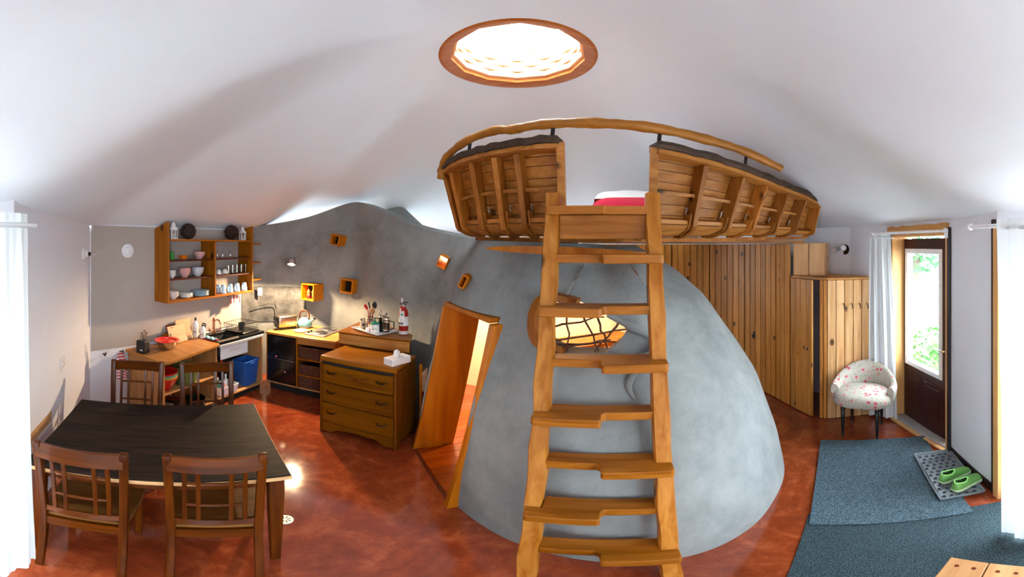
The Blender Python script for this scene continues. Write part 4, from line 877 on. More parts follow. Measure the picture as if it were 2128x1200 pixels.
# things on the left counter
t = thing('knife_block', 'black knife block with steel handled knives on the butcher block counter', 'knife block', tuple(onz(297, 733, CT)), .35)
MB().box(-.055, -.045, 0, .055, .045, .135).build('block', 'black_matte', t, bevel=.01, seg=2)
for k, (x, y, h) in enumerate(((-.03, .0, .215), (-.012, .012, .235), (.006, .0, .245), (.02, .014, .225), (.0, -.02, .205))): MB().tube([(x, y, .13), (x+.008, y, h-.02), (x+.018, y, h)], [.008, .008, .010], 8).build('knife_handle', 'steel', t, smooth=60)
MB().box(.0, -.0468, .03, .03, -.045, .045).build('maker_mark', 'white_plastic', t)
t = thing('mixing_basin', 'steel mixing basin with a bright red rim on the butcher block counter', 'basin', tuple(onz(343, 722, CT)+Vector((.05, -.01, 0))))
MB().lathe([(.075, 0), (.08, .004), (.105, .05), (.115, .09), (.11, .09), (.1, .05), (.07, .01), (0, .01)], 28).build('body', 'steel', t, smooth=50); MB().lathe([(.112, .086), (.134, .095), (.134, .101), (.105, .098), (.10, .06), (.075, .025), (0, .02)], 28).build('liner', 'red_enamel', t, smooth=50)
def leanboard(name, px, wd, hg, th, tilt, mat, label, voff=.10, slot=True, rot=0.0):
    p = klocal(px, voff); t = thing(name, label, 'cutting board', (p.x, p.y, CT+.002), KR+rot)
    R = Matrix.Rotation(-tilt, 3, 'X'); b = MB().box(-wd/2, -th/2, 0, wd/2, th/2, hg); b2 = MB().add([R@v for v in b.v], b.f); b2.build('board', mat, t, bevel=.012, seg=2)
    if slot: c = R@Vector((-wd/2+.025, -th/2-.001, hg*.42)); MB().obox(c, (.012, .004, .08), R).build('grip_slot', 'print_dark', t)
    return t, R
t, R = leanboard('cutting_board', 385, .24, .25, .018, .2, 'board_pale', 'tall pale cutting board leaning on the wall', .085, False)
t, R = leanboard('cutting_board', 373, .27, .21, .016, .33, 'board_pale', 'wide pale cutting board with a grip slot leaning in front', .15, True, .1)
for k, x in enumerate((-.09, -.075, -.06, -.045)): MB().obox(R@Vector((x, -.0092, .19)), (.011, .001, .006), R).build('branding', 'shelf_dark', t)
p = klocal(347, .045); t = thing('paddle_board', 'round handled wooden paddle board leaning behind the cutting boards', 'paddle board', (p.x, p.y, CT+.002), KR); MB().add([Matrix.Rotation(-.15, 3, 'X')@v for v in MB().box(.0, -.008, 0, .2, .008, .2).v], MB().box(0, 0, 0, 1, 1, 1).f).build('blade', 'shelf_dark', t, bevel=.01)
MB().tube([(.01, -.03, .09), (-.05, -.035, .10), (-.075, -.037, .10)], [.018, .022, .024], 10).build('handle', 'shelf_wood', t, smooth=60)
# sink unit
su = thing('sink_unit', 'open sink cabinet with a black stone worktop and undermount sink', 'sink cabinet', (-3.15, 3.2, 0)); XF = -2.95; YA, YB = 2.80, 3.60
SX0, SX1, SY0, SY1 = -3.30, -3.02, 2.88, 3.24
for a, b, c, d in ((kx(3.2)+.025, YA, SX0, YB), (SX1, YA, XF, YB), (SX0, YA, SX1, SY0), (SX0, SY1, SX1, YB)): MB().prism([(a, b), (c, b), (c, d), (a, d)], CT-.03, CT+.004).build('worktop', 'granite', su, world=True)
MB().box(XF-.012, YA, CT-.062, XF+.012, YB-.03, CT-.031).build('apron_edge', 'grey_slab', su, world=True, bevel=.003)
m = MB()
for a, b, c, d in ((SX0-.012, SY0-.012, SX0, SY1+.012), (SX1, SY0-.012, SX1+.012, SY1+.012), (SX0, SY0-.012, SX1, SY0), (SX0, SY1, SX1, SY1+.012)): m.prism([(a, b), (c, b), (c, d), (a, d)], CT-.2, CT-.031)
m.prism([(SX0, SY0), (SX1, SY0), (SX1, SY1), (SX0, SY1)], CT-.2, CT-.19); m.build('sink_bowl', 'sink_steel', su, world=True)
MB().box(XF-.05, 2.86, CT-.235, XF-.03, 3.32, CT-.07).build('apron', 'white_plastic', su, world=True, bevel=.006); MB().box(XF-.031, 3.0, CT-.16, XF-.026, 3.2, CT-.11).build('apron_mark', 'offwhite', su, world=True)
MB().box(kx(3.2)+.04, 3.555, .1, XF-.01, 3.58, CT-.031).build('side_panel', 'cab_wood', su, world=True, bevel=.003); MB().box(kx(3.2)+.035, 2.80, .085, XF-.01, 3.58, .105).build('bottom_board', 'cab_wood', su, world=True, bevel=.003)
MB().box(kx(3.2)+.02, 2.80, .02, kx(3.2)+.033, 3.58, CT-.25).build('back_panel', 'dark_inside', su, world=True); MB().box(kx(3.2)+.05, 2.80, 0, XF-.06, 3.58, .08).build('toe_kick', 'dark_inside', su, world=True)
MB().tube([(-3.1, 2.98, CT-.2), (-3.1, 2.98, .5), (-3.12, 3.02, .46), (-3.2, 3.05, .46), (-3.3, 3.05, .46)], .019, 8).build('drain_pipe', 'copper', su, world=True, smooth=60); MB().tube([(-3.14, 3.16, CT-.2), (-3.14, 3.16, .56), (-3.16, 3.16, .52), (-3.3, 3.16, .52)], .022, 8).build('drain_pipe', 'steel', su, world=True, smooth=60)
fz = CT+.0045; p = Vector((-3.345, 3.08, fz)); t = thing('faucet', 'antique copper faucet with a swan neck and cross handles', 'faucet', tuple(p), -.25)
MB().lathe([(.028, 0), (.028, .01), (.016, .018), (.015, .15), (.02, .155), (.02, .17), (.01, .18), (.014, .19), (.004, .2), (0, .2)], 16).build('column', 'copper', t, smooth=40)
MB().tube(spline([(0, 0, .158), (.05, 0, .175), (.10, 0, .19), (.14, 0, .185), (.165, 0, .165), (.172, 0, .135)], 18), .010, 9).build('spout', 'copper', t, smooth=60)
for s in (-1, 1):
    MB().tube([(0, 0, .035), (.02, s*.05, .035), (.025, s*.07, .045)], .011, 8).build('arm', 'copper', t, smooth=60); hd_ = Vector((.03, s*.08, .05))
    hh_ = MB().tube([hd_-Vector((.03, 0, .015)), hd_+Vector((.03, 0, .015))], .005, 6).build('cross_handle', 'copper', t); MB().tube([hd_-Vector((-.01, 0, .03)), hd_+Vector((-.01, 0, .03))], .005, 6).build('cross_bar', 'copper', hh_)
def bottle(pos, r, h, label, pump):
    t = thing('soap_bottle', label, 'bottle', pos, .6); MB().lathe([(r*.95, 0), (r, .004), (r, h*.8), (r*.6, h*.92), (r*.35, h), (0, h)], 18).build('body', 'white_plastic', t, smooth=40)
    lb = MB().lathe([(r*1.01, h*.2), (r*1.01, h*.6)], 18); lb.build('label_band', 'offwhite', t, smooth=40); MB().box(-r*.5, -r*1.06, h*.34, r*.5, -r*.98, h*.38).build('label_print', 'print_dark', t); MB().box(-r*.5, -r*1.06, h*.25, r*.4, -r*.98, h*.27).build('label_print', 'print_grey', t)
    MB().lathe([(r*.4, h), (r*.4, h+.015), (.004, h+.018), (.004, h+.035), (0, h+.035)], 12).build('cap', 'black_matte', t)
    if pump: MB().bar((0, 0, h+.038), (.03, -.02, h+.036), .012, .008).build('pump', 'black_matte', t)
    else: MB().lathe([(.012, h+.015), (.008, h+.04), (0, h+.042)], 10).build('nozzle', 'black_matte', t)
bottle((-3.335, 2.775, CT+.002), .034, .21, 'tall white soap bottle with a black cap against the wall', False); bottle((-3.235, 2.80, fz), .036, .15, 'short white pump bottle of soap beside the sink', True)
t = MB().box(-.09, -.045, 0, .09, .045, .006).build('sink_mat', 'cloth_red', bevel=.002); t.location = (-2.995, 2.838, fz); t.rotation_euler = (0, 0, 1.5); tag(t, 'small red mat under the blue cloth by the sink', 'mat'); t.location = (-3.13, 2.83, fz); t.rotation_euler = (0, 0, .12)
def rag(u, v): return Vector((lerp(-.085, .085, u), lerp(-.035, .035, v), .008+.018*abs(sin(7*u+2*v))*sin(pi*v)**.5+.004))
t = MB().grid(rag, 18, 10).build('dish_cloth', 'cloth_blue', smooth=60, solid=.004); t.location = (-3.11, 2.83, fz+.004); tag(t, 'crumpled pale blue dish cloth beside the black sink', 'cloth')
# dish rack
t = thing('dish_rack', 'black wire dish rack on the stone worktop by the grey wall', 'dish rack', (-3.18, 3.43, fz), .0); MB().box(-.17, -.17, .004, .17, .15, .02).build('drip_tray', 'black_gloss', t, bevel=.008)
for z, e in ((.03, .0), (.105, .02)):
    MB().tube([(-.15-e, -.15-e, z), (.15+e, -.15-e, z), (.15+e, .13+e, z+.01), (-.15-e, .13+e, z+.01), (-.15-e, -.15-e, z)], .0035, 6).build('wire_rim', 'black_matte', t)
for k in range(9):
    x = -.15+k*.0375; MB().tube([(x*1.13, -.168, .105), (x, -.15, .03), (x, .13, .04), (x*1.13, .148, .115)], .0022, 5).build('wire', 'black_matte', t)
for k in range(8):
    y = -.15+k*.04; MB().tube([(-.168, y*1.1, .108), (-.15, y, .03)], .0022, 5).build('wire', 'black_matte', t); MB().tube([(.168, y*1.1, .108), (.15, y, .03)], .0022, 5).build('wire', 'black_matte', t)
t = MB().lathe([(.034, 0), (.045, .10), (.042, .10), (.032, .006), (0, .006)], 18).build('cutlery_cup', 'black_matte', smooth=40); t.location = (-3.10, 3.335, fz+.033); tag(t, 'black plastic cutlery cup standing in the dish rack', 'cup')
# recycling bin and box under the sink
t = thing('recycling_bin', 'bright blue plastic bin under the sink', 'bin', (-3.09, 3.40, .106), .05); vs = []
for z, a, b in ((0, .085, .11), (.33, .105, .135), (.33, .115, .145), (.35, .115, .145), (.35, .1, .13), (.02, .08, .105)):
    for i, j in ((-1, -1), (1, -1), (1, 1), (-1, 1)): vs.append((i*a, j*b, z))
MB().add(vs, [(3, 2, 1, 0)]+[(4*r+k, 4*r+(k+1) % 4, 4*r+4+(k+1) % 4, 4*r+4+k) for r in range(5) for k in range(4)]+[(20, 21, 22, 23)]).build('body', 'blue_bin', t, bevel=.008, seg=2, smooth=30); MB().box(.112, -.05, .3, .12, .05, .325).build('grip', 'blue_bin', t, bevel=.003)
t = thing('storage_tub', 'white tub of sponges and bottles under the sink', 'tub', (-3.06, 2.98, .106)); vs = []
for z, a, b in ((0, .09, .13), (.12, .11, .15), (.12, .1, .14), (.01, .085, .125)):
    for i, j in ((-1, -1), (1, -1), (1, 1), (-1, 1)): vs.append((i*a, j*b, z))
MB().add(vs, [(3, 2, 1, 0)]+[(4*r+k, 4*r+(k+1) % 4, 4*r+4+(k+1) % 4, 4*r+4+k) for r in range(3) for k in range(4)]+[(12, 13, 14, 15)]).build('body', 'white_plastic', t, bevel=.005)
for k, (x, y, mt, hh) in enumerate(((-.03, -.07, 'green_lid', .2), (.03, -.02, 'pink', .16), (-.02, .05, 'white_plastic', .22), (.035, .08, 'teal', .15))):
    o = thing('cleaner_bottle', ('green', 'pink', 'white', 'teal')[k]+' cleaning bottle standing in the white tub', 'bottle', (-3.06+x, 2.98+y, .118)); MB().lathe([(.026, 0), (.027, hh*.6), (.012, hh*.75), (.011, hh*.85)], 14).build('body', mt, o, smooth=40); MB().lathe([(.014, hh*.85), (.014, hh), (0, hh)], 12).build('cap', 'white_plastic', o)
# darker smoked plaster patch on the grey wall beside the sink
pc = []
for x, y in ((509, 600), (545, 598), (601, 597), (608, 618), (618, 652), (617, 672)): pc.append(surf(x, y, 0, 3.2))
def patch(u, v):
    t_ = lerp(.12, lerp(2.15, 2.0, v), u); z = lerp(CT+.0, 1.36-.02*u, v); p = cob_pt(t_, z); c = cvec(t_); n = Vector((c[2], c[3], 0)).normalized(); return p-n*.006
t = MB().grid(patch, 22, 8).build('trim_5', 'slate_plaster', smooth=60, solid=.004); tag(t, 'dark smoked plaster splashback patch on the grey wall by the dish rack', None, None, 'structure')
p, tt = surf(540, 606, 0, 3); c = cvec(tt); n = Vector((c[2], c[3], 0)).normalized(); p = p-n*.02; t = thing('wall_plate', 'small metal switch plate on the grey wall under the corner shelves', 'switch', tuple(p), atan2(n.y, n.x)-pi/2)
MB().box(-.035, -.008, -.06, .035, 0, .06).build('plate', 'steel_brushed', t, bevel=.002); MB().box(-.01, -.012, -.02, .01, -.007, .02).build('rocker', 'white_plastic', t)
# black cord with plug behind the toaster
cpts = [surf(x, y, 0, 4)[0]-Vector((.0, .03, 0)) for x, y in ((526, 642), (548, 634), (572, 631), (577, 645), (583, 660))]; t = MB().tube(spline(cpts, 20), .006, 6).build('power_cord', 'black_matte', smooth=60); tag(t, 'black power cord draped on the grey wall behind the toaster', 'cord')
# towel and hooks on the wall beside the open cabinet
p0 = kfrm(.10, 0, .80); hk = thing('hook_rail', 'wall hooks beside the open cabinet', 'hooks', tuple(p0), KR)
for x in (.05, .25): MB().tube([(x, -.001, .0), (x, -.04, -.015), (x, -.055, .01)], .007, 7).build('hook', 'iron', hk, smooth=60); MB().ball((x, -.055, .015), .011, 8, 6).build('hook_tip', 'iron', hk, smooth=60)
tw_ = thing('striped_towel', 'red and white striped kitchen towel hanging from a wall hook', 'towel', tuple(kfrm(.33, .012, .80)), KR)
def twl(u, v): return Vector((lerp(-.07, .07, u)*(.45+.55*v**.5)+.03*v, -.035-.02*sin(u*12)*(.3+v), -.32*v))
MB().grid(twl, 18, 12).build('cloth', 'towel_stripe', tw_, smooth=60)
# north counter with black drawers and wicker baskets
nA, nB = Vector((-2.93, 3.62, 0)), Vector((-1.93, 3.66, 0)); nr_ = atan2(nB.y-nA.y, nB.x-nA.x); Ln = (nB-nA).length
nc = thing('counter_cabinet', 'wooden counter with black drawers and wicker baskets along the grey wall', 'cabinet', tuple(nA), nr_)
MB().prism([(-.0, -.02), (Ln, -.02), (Ln, .60), (.75, .66), (.15, .61), (-.0, .5)], CT-.03, CT).build('worktop', 'butcher', nc, bevel=.006, seg=2)
MB().box(.0, .0, .11, Ln, .5, .13).build('bottom_board', 'cab_wood', nc, bevel=.002); MB().box(.02, .06, 0, Ln, .48, .109).build('toe_kick', 'dark_inside', nc)
for x in (.0, .445, Ln-.02): MB().box(x, .0, .131, x+.02, .5, CT-.032).build('side_panel', 'shelf_side', nc, bevel=.002)
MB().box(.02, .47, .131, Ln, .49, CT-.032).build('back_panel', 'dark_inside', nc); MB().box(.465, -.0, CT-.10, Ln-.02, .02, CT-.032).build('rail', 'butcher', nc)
for z0, z1 in ((.14, .465), (.485, .775)):
    d = MB().box(.024, -.012, z0, .441, .44, z1).build('drawer', 'black_gloss', nc, bevel=.003)
    if z0 < .2: MB().bar((.024, -.016, .476), (.44, -.016, .476), .012, .006).build('pull_rail', 'steel', d)
    kx_ = .17 if z0 > .4 else .30; kz = .452 if z0 < .2 and False else (z0+.235 if z0 < .2 else z0-.045+.02)
    MB().ball((kx_, -.022, z0+.17 if z0 < .2 else z0-.01+.03), (.02, .012, .014), 8, 6).build('gem_knob', 'purple_gem', d)
def basket(z, h, label):
    t = thing('wicker_basket', label, 'basket', tuple(nA+Matrix.Rotation(nr_, 3, 'Z')@Vector((.72, .22, z))), nr_, 'wicker baskets under the counter'); n_ = 7
    for k in range(n_):
        zz_ = h*(k+.5)/n_; a, b = .235, .20; MB().tube([(-a, -b, zz_), (a, -b, zz_), (a, b, zz_), (-a, b, zz_), (-a, -b, zz_)], h/n_*.55, 6).build('weave', 'wicker', t, smooth=60)
    for x in [-.2+.08*i for i in range(6)]: MB().bar((x, -.212, 0), (x, -.212, h), .012, .006).build('stake', 'wicker', t)
    MB().box(-.225, -.19, .002, .225, .19, .01).build('base', 'wicker', t)
for z in (.31, .53): MB().box(.466, .01, z-.02, Ln-.021, .46, z-.002).build('shelf', 'shelf_side', nc)
basket(.132, .155, 'wicker basket on the bottom shelf beside the black drawers'); basket(.312, .135, 'wicker basket on the middle shelf beside the black drawers'); basket(.532, .15, 'wicker basket on the top shelf beside the black drawers')
# things on the north counter
p = onz(597, 681, CT); t = thing('toaster', 'retro toaster with steel sides and a black front on the counter', 'toaster', (p.x, p.y-.03, CT+.002), -.55)
MB().box(-.09, -.14, .015, .09, .14, .18).build('body', 'steel_warm', t, bevel=.025, seg=3, smooth=40); MB().box(-.08, -.152, .02, .08, -.136, .165).build('front_panel', 'black_gloss', t, bevel=.01)
MB().tube([(0, -.150, .05), (0, -.168, .05)], .018, 12).build('dial', 'steel', t); MB().box(-.012, -.175, .11, .012, -.15, .12).build('lever', 'steel', t)
for x in (-.035, .035): MB().box(x-.014, -.1, .178, x+.014, .1, .182).build('slot', 'black_matte', t)
for x in (-.07, .07):
    for y in (-.11, .11): MB().lathe([(.012, 0), (.012, .016)], 8, (x, y, 0)).build('foot', 'black_matte', t)
t = thing('tea_kettle', 'teal enamel kettle with a dark arched handle on the wooden counter', 'kettle', (-2.655, 4.10, CT+.002), .1)
MB().lathe([(.098, 0), (.102, .012)], 28).build('base_ring', 'copper', t, smooth=40); MB().lathe([(.100, .012), (.104, .03), (.098, .06), (.078, .10), (.06, .12), (.05, .126)], 28).build('body', 'teal_enamel', t, smooth=60)
ld = MB().lathe([(.055, .124), (.05, .134), (.02, .142), (.008, .144)], 24).build('lid', 'teal_enamel', t, smooth=60); MB().ball((0, 0, .153), .012, 10, 7).build('lid_knob', 'shelf_dark', ld, smooth=60)
MB().tube([(.06, 0, .07), (.11, 0, .10), (.145, 0, .125)], [.026, .02, .014], 12).build('spout', 'teal_enamel', t, smooth=60); MB().tube([(.138, 0, .13), (.158, 0, .138)], .016, 10).build('whistle', 'iron', t)
MB().tube(spline([(-.062, 0, .115), (-.078, 0, .17), (-.05, 0, .215), (0, 0, .228), (.05, 0, .215), (.07, 0, .17), (.062, 0, .115)], 22), .009, 9).build('handle', 'shelf_dark', t, smooth=60)
t = MB().lathe([(.095, 0), (.1, .004), (.1, .012), (.095, .016), (0, .016)], 28).build('trivet', 'board_pale', smooth=40); p = onz(631, 687, CT); t.location = (p.x, p.y-.06, CT+.001); tag(t, 'round pale wooden trivet in front of the kettle', 'trivet')
t = thing('cooktop', 'steel two burner cooktop set in the wooden counter', 'cooktop', (-2.29, 4.0, CT+.001), -.04); MB().box(-.15, -.25, 0, .15, .25, .012).build('plate', 'steel_brushed', t, bevel=.004)
for y in (-.12, .11): b_ = MB().lathe([(.09, .012), (.092, .02), (.086, .024), (0, .024)], 26, (.02, y, 0)).build('burner', 'steel', t, smooth=40)
for y in (-.06, .0): MB().lathe([(.016, .012), (.014, .03), (0, .03)], 12, (-.12, y-.12, 0)).build('control_knob', 'black_matte', t)
# wooden boxes on the wall
def wallbox(px, py, sz, dep_, tilt, label, nm='wall_box'):
    p, tt = surf(px, py, 1, 6); c = cvec(tt); n = -Vector((c[2], c[3], 0)).normalized(); t = thing(nm, label, 'wall box', tuple(p), atan2(n.y, n.x)+pi/2); s = sz/2; th = .014; R = Matrix.Rotation(tilt, 3, 'Y')
    for a, b, cc, d in ((-s, -s, s, -s+th), (-s, s-th, s, s), (-s, -s+th, -s+th, s-th), (s-th, -s+th, s, s-th)):
        bb = MB().box(a, -dep_, b, cc, .08, d); MB().add([R@v for v in bb.v], bb.f).build('side', 'box_frame', t, bevel=.002)
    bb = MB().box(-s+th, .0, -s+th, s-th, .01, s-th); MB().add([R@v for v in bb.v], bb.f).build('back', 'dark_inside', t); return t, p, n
wallbox(706, 499, .145, .13, .26, 'small tilted empty wooden wall box, highest of the three wall boxes'); wallbox(729, 594, .19, .12, .1, 'empty tilted wooden wall box beside the box with two mills')
t, p, n = wallbox(652, 606, .235, .14, .03, 'wooden wall box holding two red pepper mills')
for k, s in enumerate((-.045, .045)):
    sd = Vector((-n.y, n.x, 0)); c = p+n*.06+sd*s; o = thing('pepper_mill', 'small red based pepper mill in the wall box, %s' % ('next to the kettle side' if s*sd.x < 0 else 'next to the empty box side'), 'mill', (c.x, c.y, c.z-.1), 0, 'mills in the wall box')
    MB().lathe([(.026, 0), (.027, .02), (.024, .045), (.02, .05)], 16).build('base', 'red', o, smooth=40); MB().lathe([(.02, .05), (.016, .075), (.024, .085), (.024, .105), (.012, .115), (.014, .125), (.006, .138), (0, .138)], 16).build('top', 'wood_mill', o, smooth=40)
# spot lamp on the grey wall over the counter
p, tt = surf(603, 545, 0, 4); LP = Vector((-2.80, 4.00, 1.70)); t = thing('wall_spot_lamp', 'round steel wall spot lamp lit above the kettle', 'wall lamp', tuple(p)); q0 = LP+Vector((-.02, .1, .07))
MB().tube([p+Vector((0, .04, 0)), p+Vector((.0, -.015, 0))], .045, 18).build('wall_rose', 'steel_brushed', t, world=True); MB().tube([p, q0, LP+Vector((0, .03, .05))], .009, 8).build('arm', 'steel_brushed', t, world=True)
b_ = MB(); pr = [(.018, .07), (.045, .055), (.058, .02), (.062, -.012), (.058, -.012), (.052, .018), (.04, .048), (.012, .062)]; ax = Vector((.10, -.36, -1)).normalized(); a_, c_ = frame_axes(ax); n_ = 20
vs = [LP+(a_*cos(2*pi*k/n_)+c_*sin(2*pi*k/n_))*r-ax*z for r, z in pr for k in range(n_)]
b_.add(vs, [(i*n_+k, i*n_+(k+1) % n_, (i+1)*n_+(k+1) % n_, (i+1)*n_+k) for i in range(len(pr)-1) for k in range(n_)]).build('shade', 'steel', t, world=True, smooth=50); MB().ball(LP+ax*.0, .026, 12, 8).build('bulb', 'bulb', t, world=True, smooth=60)
lamp('kitchen_spot', 'SPOT', LP+ax*.035, 40, (1, .70, .40), .04, ax, radians(150), .35)
# dresser
DX = thing('dresser', 'old oak dresser with three drawers and curved brass pulls', 'dresser', (-1.327, 3.15, 0), -.114); hw, hd_, HT = .40, .21, .865
MB().prism([(-hw+.02, -hd_+.03), (hw-.02, -hd_+.03), (hw-.02, hd_), (-hw+.02, hd_)], .1, HT-.04).build('carcass', 'dresser_v', DX)
vs = [(-.225, HT-.05), (-.228, HT-.025), (-.215, HT-.006), (-.19, HT), (.21, HT), (.21, HT-.03), (-.19, HT-.035)]
MB().slab([(-hw, y, z) for y, z in vs], (2*hw, 0, 0)).build('top', 'dresser_top', DX, bevel=.003)
for s in (-1, 1):
    MB().slab([(s*hw-(.02 if s > 0 else 0), y, z) for y, z in ((-.222, 0), (-.222, HT-.05), (.21, HT-.031), (.21, 0), (.15, 0), (.12, .07), (-.13, .07), (-.16, 0))], (.02, 0, 0)).build('side_panel', 'dresser_v', DX, bevel=.003)
    MB().box(s*(hw-.0)-(.0 if s < 0 else .028), -.232, 0, s*hw+(.028 if s < 0 else 0), -.205, HT-.055).build('corner_post', 'dresser_v', DX, bevel=.01, seg=2)
for z0, z1 in ((.135, .365), (.37, .59), (.595, .785)):
    d = MB().box(-hw+.032, -.224, z0, hw-.032, -.15, z1-.004).build('drawer', 'dresser', DX, bevel=.004)
    for x in (-.26, .26):
        zc = (z0+z1)/2+.015; MB().tube(spline([(x-.055, -.225, zc+.012), (x-.04, -.242, zc+.002), (x, -.25, zc-.006), (x+.04, -.242, zc+.002), (x+.055, -.225, zc+.012)], 14), [.004+.004*sin(pi*i/13) for i in range(14)], 7).build('pull', 'brass_dark', d, smooth=60)
    if z0 > .5:
        for s in (-1, 1):
            for k in range(3):
                c = Vector((s*(.02+.045*k), -.225, .69+.008*k)); MB().tube([c+Vector((s*.022*cos(q_)*(1-q_/9), 0, .024*sin(q_)*(1-q_/9)*(1-.15*k))) for q_ in [i*.42 for i in range(16)]], .003, 5).build('carving', 'shelf_dark', d, smooth=60)
        MB().tube([(-.12, -.225, .675), (-.06, -.225, .668), (0, -.225, .677), (.06, -.225, .668), (.12, -.225, .675)], .003, 5).build('carving', 'shelf_dark', d)
vs = [(-hw+.03, .13), (hw-.03, .13), (hw-.03, .02), (hw-.12, .02), (hw-.2, .07), (0, .085), (-hw+.2, .07), (-hw+.12, .02), (-hw+.03, .02)]
MB().slab([(x, -.220, z) for x, z in vs], (0, .02, 0)).build('apron', 'dresser', DX, bevel=.002)
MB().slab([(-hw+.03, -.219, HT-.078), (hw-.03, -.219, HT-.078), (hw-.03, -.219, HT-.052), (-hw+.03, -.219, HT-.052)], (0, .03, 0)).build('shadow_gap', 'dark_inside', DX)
# box cabinet behind the dresser
bc = thing('corner_cabinet', 'plain wooden box cabinet behind the dresser holding the tray', 'cabinet', (-1.4, 3.6, 0)); bp_ = [(-1.80, 3.47), (-.985, 3.385), (-1.03, 3.60), (-1.32, 3.86), (-1.80, 4.08)]
MB().prism(bp_, .02, .985).build('carcass', 'dresser_v', bc, world=True); MB().prism([(-1.81, 3.455), (-.97, 3.37), (-1.02, 3.61), (-1.32, 3.87), (-1.81, 4.09)], .986, 1.0).build('top', 'dresser_top', bc, world=True, bevel=.003)
MB().slab([(-1.80, 3.468, .868), (-.985, 3.382, .868), (-.985, 3.382, .98), (-1.80, 3.468, .98)], (0, -.008, 0)).build('front_board', 'butcher', bc, world=True)
for x in (-1.2, -1.03): MB().tube([(x, 3.395+.105*(-.985-x)-.018, .955), (x, 3.395+.105*(-.985-x)-.026, .955)], .004, 6).build('screw', 'iron', bc, world=True)
# tray of kitchen things
TC = Vector((-1.46, 3.64, 1.002)); TR_ = -.52; t = thing('serving_tray', 'white plastic tray of jars and utensils on the box cabinet', 'tray', tuple(TC), TR_); vs = []
for z, a, b in ((0, .21, .13), (.022, .235, .155), (.022, .225, .145), (.005, .2, .12)):
    for i, j in ((-1, -1), (1, -1), (1, 1), (-1, 1)): vs.append((i*a, j*b, z))
MB().add(vs, [(3, 2, 1, 0)]+[(4*r+k, 4*r+(k+1) % 4, 4*r+4+(k+1) % 4, 4*r+4+k) for r in range(3) for k in range(4)]+[(12, 13, 14, 15)]).build('body', 'white_plastic', t, bevel=.006)
def onT(x, y): v = rotm(TR_)@Vector((x, y, 0)); return (TC.x+v.x, TC.y+v.y, TC.z+.006)
def item(name, label, cat, pos, parts, rz=0):
    t = thing(name, label, cat, pos, rz)
    for nm, mt, mb in parts: mb.build(nm, mt, t, smooth=40)
    return t
def L(*pr, n=18): return MB().lathe(list(pr), n)
uc = item('utensil_crock', 'clear ribbed glass crock of utensils at the back of the tray', 'crock', onT(-.13, .05), [('body', 'jar_glass', L((.04, 0), (.045, .01), (.045, .13), (.042, .13), (.04, .012), (0, .012)))]+[('rib', 'steel', L((.046, z), (.049, z+.006), (.046, z+.012))) for z in (.05, .08, .11)])
for nm, lab, mt, dx, dy, h, kind in (('spatula', 'red silicone spatula leaning out of the glass crock', 'red', -.03, 0, .25, 0), ('tongs', 'black tongs standing in the glass crock', 'black_matte', -.012, .012, .27, 1), ('ladle', 'large black slotted spoon standing in the glass crock', 'black_matte', .025, .008, .25, 2), ('wooden_spoon', 'wooden spoon standing in the glass crock', 'wood_spoon', .02, -.015, .19, 2)):
    p = onT(-.13, .05); t = thing(nm, lab, 'utensil', (p[0], p[1], p[2]+.014)); MB().tube([(0, 0, 0), (dx, dy, h*.7), (dx*1.5, dy*1.5, h*.85)], .006, 7).build('handle', mt, t, smooth=60)
    if kind == 0: MB().bar((dx*1.4, dy, h*.8), (dx*2.4, dy, h), .035, .008, Vector((0, 1, 0))).build('blade', mt, t, bevel=.003)
    elif kind == 1: MB().bar((dx*1.4, dy, h*.8), (dx*2.6, dy, h*1.04), .016, .01, Vector((0, 1, 0))).build('tip', mt, t, bevel=.003)
    else: MB().ball((dx*1.7, dy*1.7, h), (.03, .014, .042), 12, 8).build('head', mt, t, smooth=60)
wk = thing('whisk', 'steel wire whisk standing beside the glass crock', 'utensil', onT(-.02, .08)); MB().tube([(0, 0, .0), (.01, 0, .16)], .007, 7).build('handle', 'steel', wk)
for k in range(5): a = k*pi/5; MB().tube(spline([(.01, 0, .15), (.012+.026*cos(a), .026*sin(a), .20), (.014, 0, .235), (.012-.026*cos(a), -.026*sin(a), .20), (.01, 0, .15)], 14), .0016, 5, False).build('wire', 'steel', wk)
item('salt_jar', 'tall glass jar of pale grains on the tray', 'jar', onT(-.165, -.035), [('body', 'salt', L((.030, 0), (.031, .005), (.031, .085), (.026, .09))), ('lid', 'steel', L((.029, .09), (.029, .108), (0, .11)))])
item('spice_jar', 'small dark capped spice jar on the tray', 'jar', onT(-.10, -.06), [('body', 'jar_glass', L((.024, 0), (.025, .045))), ('lid', 'black_matte', L((.026, .045), (.026, .062), (0, .063)))])
item('honey_jar', 'squat brown jar with a steel lid on the tray', 'jar', onT(-.03, -.055), [('body', 'brass_dark', L((.036, 0), (.038, .005), (.038, .05))), ('lid', 'steel', L((.038, .05), (.038, .066), (0, .068)))])
t = thing('tea_box', 'small white and red carton on the tray', 'carton', onT(.025, -.095), .6); MB().box(-.03, -.015, 0, .03, .015, .05).build('carton', 'white_plastic', t, bevel=.002); MB().box(.005, -.0158, .005, .028, -.0145, .045).build('red_panel', 'red', t)
t = item('sugar_canister', 'white enamel canister with a green lid and leaf print on the tray', 'canister', onT(.085, -.06), [('body', 'white_ceramic', L((.048, 0), (.05, .005), (.05, .095), n=24)), ('lid', 'green_lid', L((.053, .095), (.052, .102), (.03, .118), (.012, .122), (.012, .135), (.016, .142), (0, .148), n=24))], .3)
for k, (x, z) in enumerate(((-.02, .05), (-.008, .06), (.006, .048), (.016, .056), (-.014, .04), (.02, .042))): MB().ball((x, -.049, z), (.006, .003, .004), 8, 5).build('leaf_print', 'green_lid', t)
